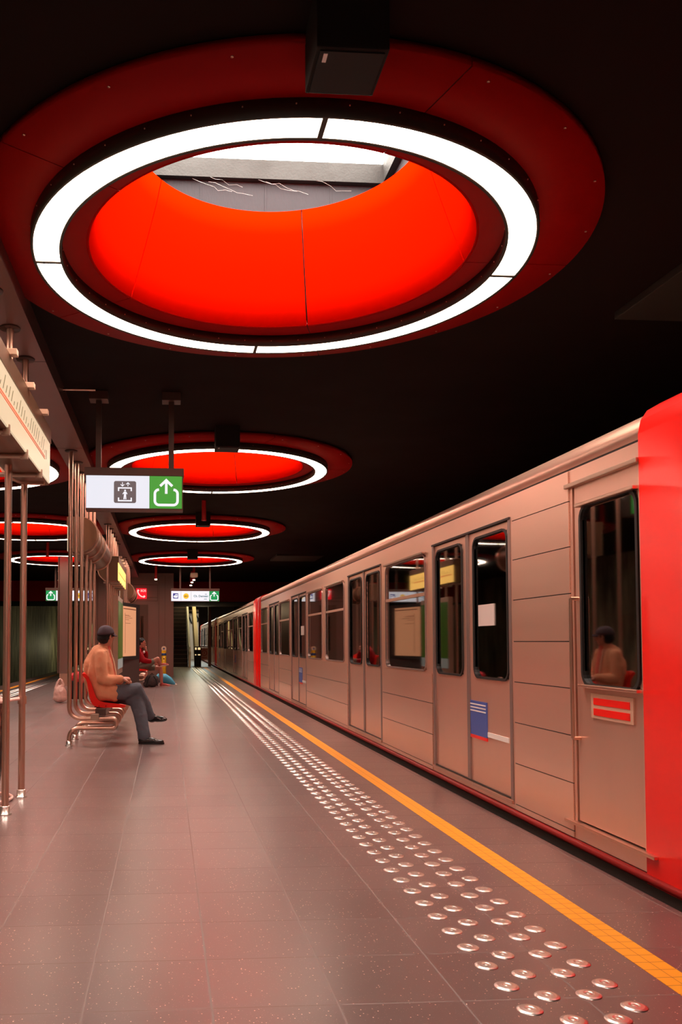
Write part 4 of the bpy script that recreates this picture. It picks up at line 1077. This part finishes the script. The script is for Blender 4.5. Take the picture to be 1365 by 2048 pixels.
b.limb([P(-.73, 9.96, 1.07), P(-.70, 9.955, .92), P(-.675, 9.95, .76), P(-.655, 9.95, .62)], [.05, .065, .07, .075], 16)
b.limb([P(-.73, 10.20, 1.07), P(-.70, 10.21, .92), P(-.68, 10.21, .76)], [.05, .065, .07], 16)
organic(b, 'jacket', 'jacket', mn, .009, 5, .013, .075)
b = MB(); b.limb([P(-.715, 10.10, 1.13), P(-.69, 10.08, .98), P(-.675, 10.08, .80), P(-.67, 10.07, .68)], [.045, .058, .068, .07], 16); b.ell(P(-.755, 10.08, 1.135), (.066, .068, .03)); organic(b, 'shirt', 'shirt', mn, .010, 4)
b = MB(); b.limb([P(-.665, 9.985, 1.10), P(-.625, 9.965, .96), P(-.60, 9.96, .83), P(-.575, 9.955, .72)], [.012, .017, .016, .012], 10, .6); organic(b, 'lapel', 'jacket_pale', mn, .006, 2)
M_ = None
# trousers
b = MB()
b.limb([P(-.76, 10.07, .565), P(-.66, 10.03, .57)], [.13, .11], 18)
b.limb([P(-.70, 9.98, .585), P(-.50, 9.95, .600), P(-.355, 9.955, .645)], [.10, .088, .076], 18)
b.limb([P(-.355, 9.955, .645), P(-.275, 10.03, .50), P(-.195, 10.09, .315)], [.076, .068, .060], 18)
b.limb([P(-.70, 10.12, .555), P(-.50, 10.05, .54), P(-.355, 9.98, .505)], [.095, .085, .082], 18)
b.limb([P(-.355, 9.98, .505), P(-.305, 9.94, .33), P(-.270, 9.91, .15), P(-.262, 9.905, .095)], [.088, .080, .073, .078], 18)
organic(b, 'trousers', 'trousers', mn, .009, 3, .018, .07)
b = MB(); shoe(b, P(-.320, 9.89, .0), (1, -.12, 0), .30); organic(b, 'shoe', 'shoe', mn, .007, 3); sole(P(-.322, 9.89, .0), (1, -.12, 0), .30, (0, 0, 1), 'shoe', mn)
dd = Vector((.93, -.15, -.02)); b = MB(); shoe(b, P(-.215, 10.13, .225), (.96, -.25, .06), .24, (-.05, 0, 1)); organic(b, 'shoe', 'shoe', mn, .007, 3)

# --- person in red on the far bench (faces +x, hand at the mouth)
p2 = empty('person', (-.60, 22.5, 0), 'seated person in red jacket and shorts, hand at mouth, on the far bench', 'person')
def Q(x, y, z): return Vector((x+.60, y-22.5, z))
HC = Q(-.655, 22.5, 1.16); HF = head_frame(R(-8), R(10))
b = MB(); head(b, HC, HF)
b.limb([Q(-.69, 22.5, 1.10), Q(-.75, 22.5, 1.0)], [.055, .062])
b.limb([Q(-.77, 22.5, .95), Q(-.80, 22.5, .78), Q(-.75, 22.5, .58)], [.12, .13, .13])
b.limb([Q(-.75, 22.32, .93), Q(-.60, 22.26, .70), Q(-.33, 22.33, .66)], [.05, .042, .028]); hand(b, Q(-.335, 22.33, .655), (1, .15, -.45), (0, .6, -.6), .5, side=-1)
b.limb([Q(-.75, 22.68, .93), Q(-.56, 22.70, .78), Q(-.545, 22.52, 1.0)], [.05, .042, .028]); hand(b, Q(-.545, 22.53, .985), (.0, -.2, 1), (-1, 0, .1), 1.0, side=1, k=.95)
b.limb([Q(-.70, 22.42, .53), Q(-.45, 22.36, .62), Q(-.235, 22.30, .745)], [.08, .072, .062]); b.limb([Q(-.235, 22.30, .745), Q(-.20, 22.42, .66), Q(-.155, 22.52, .59)], [.062, .058, .040])
b.limb([Q(-.70, 22.60, .52), Q(-.35, 22.60, .51), Q(-.16, 22.60, .49)], [.08, .07, .060]); b.limb([Q(-.16, 22.60, .49), Q(-.14, 22.60, .30), Q(-.13, 22.60, .10)], [.060, .055, .040])
organic(b, 'body', 'skin2', p2, .0065, 2)
add_eyes(HC, HF, p2)
L_ = lambda x, y, z: HC+HF @ Vector((x, y, z))
b = MB(); b.ell(L_(-.030, 0, .045), (.095, .086, .098), HF, 20); b.ell(L_(-.055, 0, -.02), (.060, .074, .06), HF, 16)
for k in range(36):
    a = random.uniform(0, 2*PI); t = random.uniform(.0, 1.3); b.ell(L_(-.035+.092*math.cos(a)*math.cos(t), .082*math.sin(a)*math.cos(t), .05+.092*math.sin(t)), (.02, .02, .018), None, 8)
organic(b, 'hair', 'hair', p2, .008, 2)
b = MB()
b.limb([Q(-.76, 22.5, .97), Q(-.82, 22.5, .84), Q(-.81, 22.5, .70), Q(-.75, 22.5, .57)], [.12, .145, .15, .13], 18)
b.limb([Q(-.76, 22.36, .95), Q(-.80, 22.38, .72)], [.09, .11], 16); b.limb([Q(-.76, 22.64, .95), Q(-.80, 22.62, .72)], [.09, .11], 16)
b.limb([Q(-.745, 22.32, .93), Q(-.62, 22.26, .71), Q(-.355, 22.32, .665)], [.082, .078, .055], 16); b.limb([Q(-.745, 22.68, .93), Q(-.56, 22.70, .79), Q(-.548, 22.56, .92)], [.08, .07, .05], 16)
b.ell(Q(-.745, 22.5, 1.055), (.075, .08, .035))
organic(b, 'jacket', 'red_jacket', p2, .012, 4, .02, .09)
b = MB(); b.ell(Q(-.60, 22.42, .93), (.03, .03, .035)); b.build('white_badge', 'white_plastic', p2)
b = MB(); b.limb([Q(-.72, 22.5, .52), Q(-.62, 22.5, .53)], [.125, .11]); b.limb([Q(-.68, 22.42, .55), Q(-.45, 22.36, .63), Q(-.36, 22.33, .68)], [.105, .09, .082]); b.limb([Q(-.68, 22.60, .52), Q(-.36, 22.60, .51)], [.105, .09]); organic(b, 'shorts', 'shorts', p2, .012, 4, .015, .08)
b = MB(); shoe(b, Q(-.17, 22.60, .0), (1, -.05, 0), .27); organic(b, 'shoe', 'shoe_red', p2, .008, 3); sole(Q(-.17, 22.60, .0), (1, -.05, 0), .27, (0, 0, 1), 'sole', p2)
b = MB(); shoe(b, Q(-.20, 22.50, .530), (1, .1, .18), .27, (-.2, .3, 1)); organic(b, 'shoe', 'shoe_red', p2, .008, 3); sole(Q(-.20, 22.50, .528), (1, .1, .18), .27, (-.2, .3, 1), 'sole', p2)

# bags by the second person
bp_ = empty('backpack', (-.38, 22.25, 0), 'dark backpack standing on the floor under the person in red', 'backpack')
b = MB(); b.ell((0, 0, .17), (.20, .13, .17)); b.ell((.0, 0, .22), (.13, .11, .12)); b.ell((-.14, -.02, .08), (.10, .1, .08)); organic(b, 'pack', 'backpack', bp_, .012, 5, .02, .07)
for s_ in (-1, 1):
    b = MB(); b.tube([(s_*.05, -.10, .30), (s_*.11, -.15, .20), (s_*.15, -.14, .04)], .014, 8); b.build('strap', 'black', bp_)
b = MB(); b.tube([(-.04, 0, .33), (0, 0, .37), (.04, 0, .33)], .01, 8); b.build('handle', 'black', bp_)
um = empty('umbrella', (0, 22.95, 0), 'folded blue umbrella with white tip lying beside the backpack', 'umbrella')
b = MB(); b.tube([(-.33, 0, .20), (-.22, 0, .22), (-.05, 0, .20), (.10, 0, .13), (.22, -.02, .06), (.245, -.02, .045)], 1, 14, True, [.03, .12, .14, .095, .035, .012])
for i_, vv in enumerate(b.v):
    a = math.atan2(vv[2]-.15, vv[1]); k = .012*math.sin(a*7); b.v[i_] = (vv[0], vv[1]*(1+k*4), max(.004, vv[2]+k))
b.build('canopy', 'blue_cloth', um)
b = MB(); b.tube([(.235, -.02, .05), (.29, -.02, .035)], .014, 8); b.build('tip', 'white_plastic', um)
b = MB(); b.tube([(-.33, 0, .20), (-.42, 0, .21)], .012, 8); b.build('handle', 'black', um)
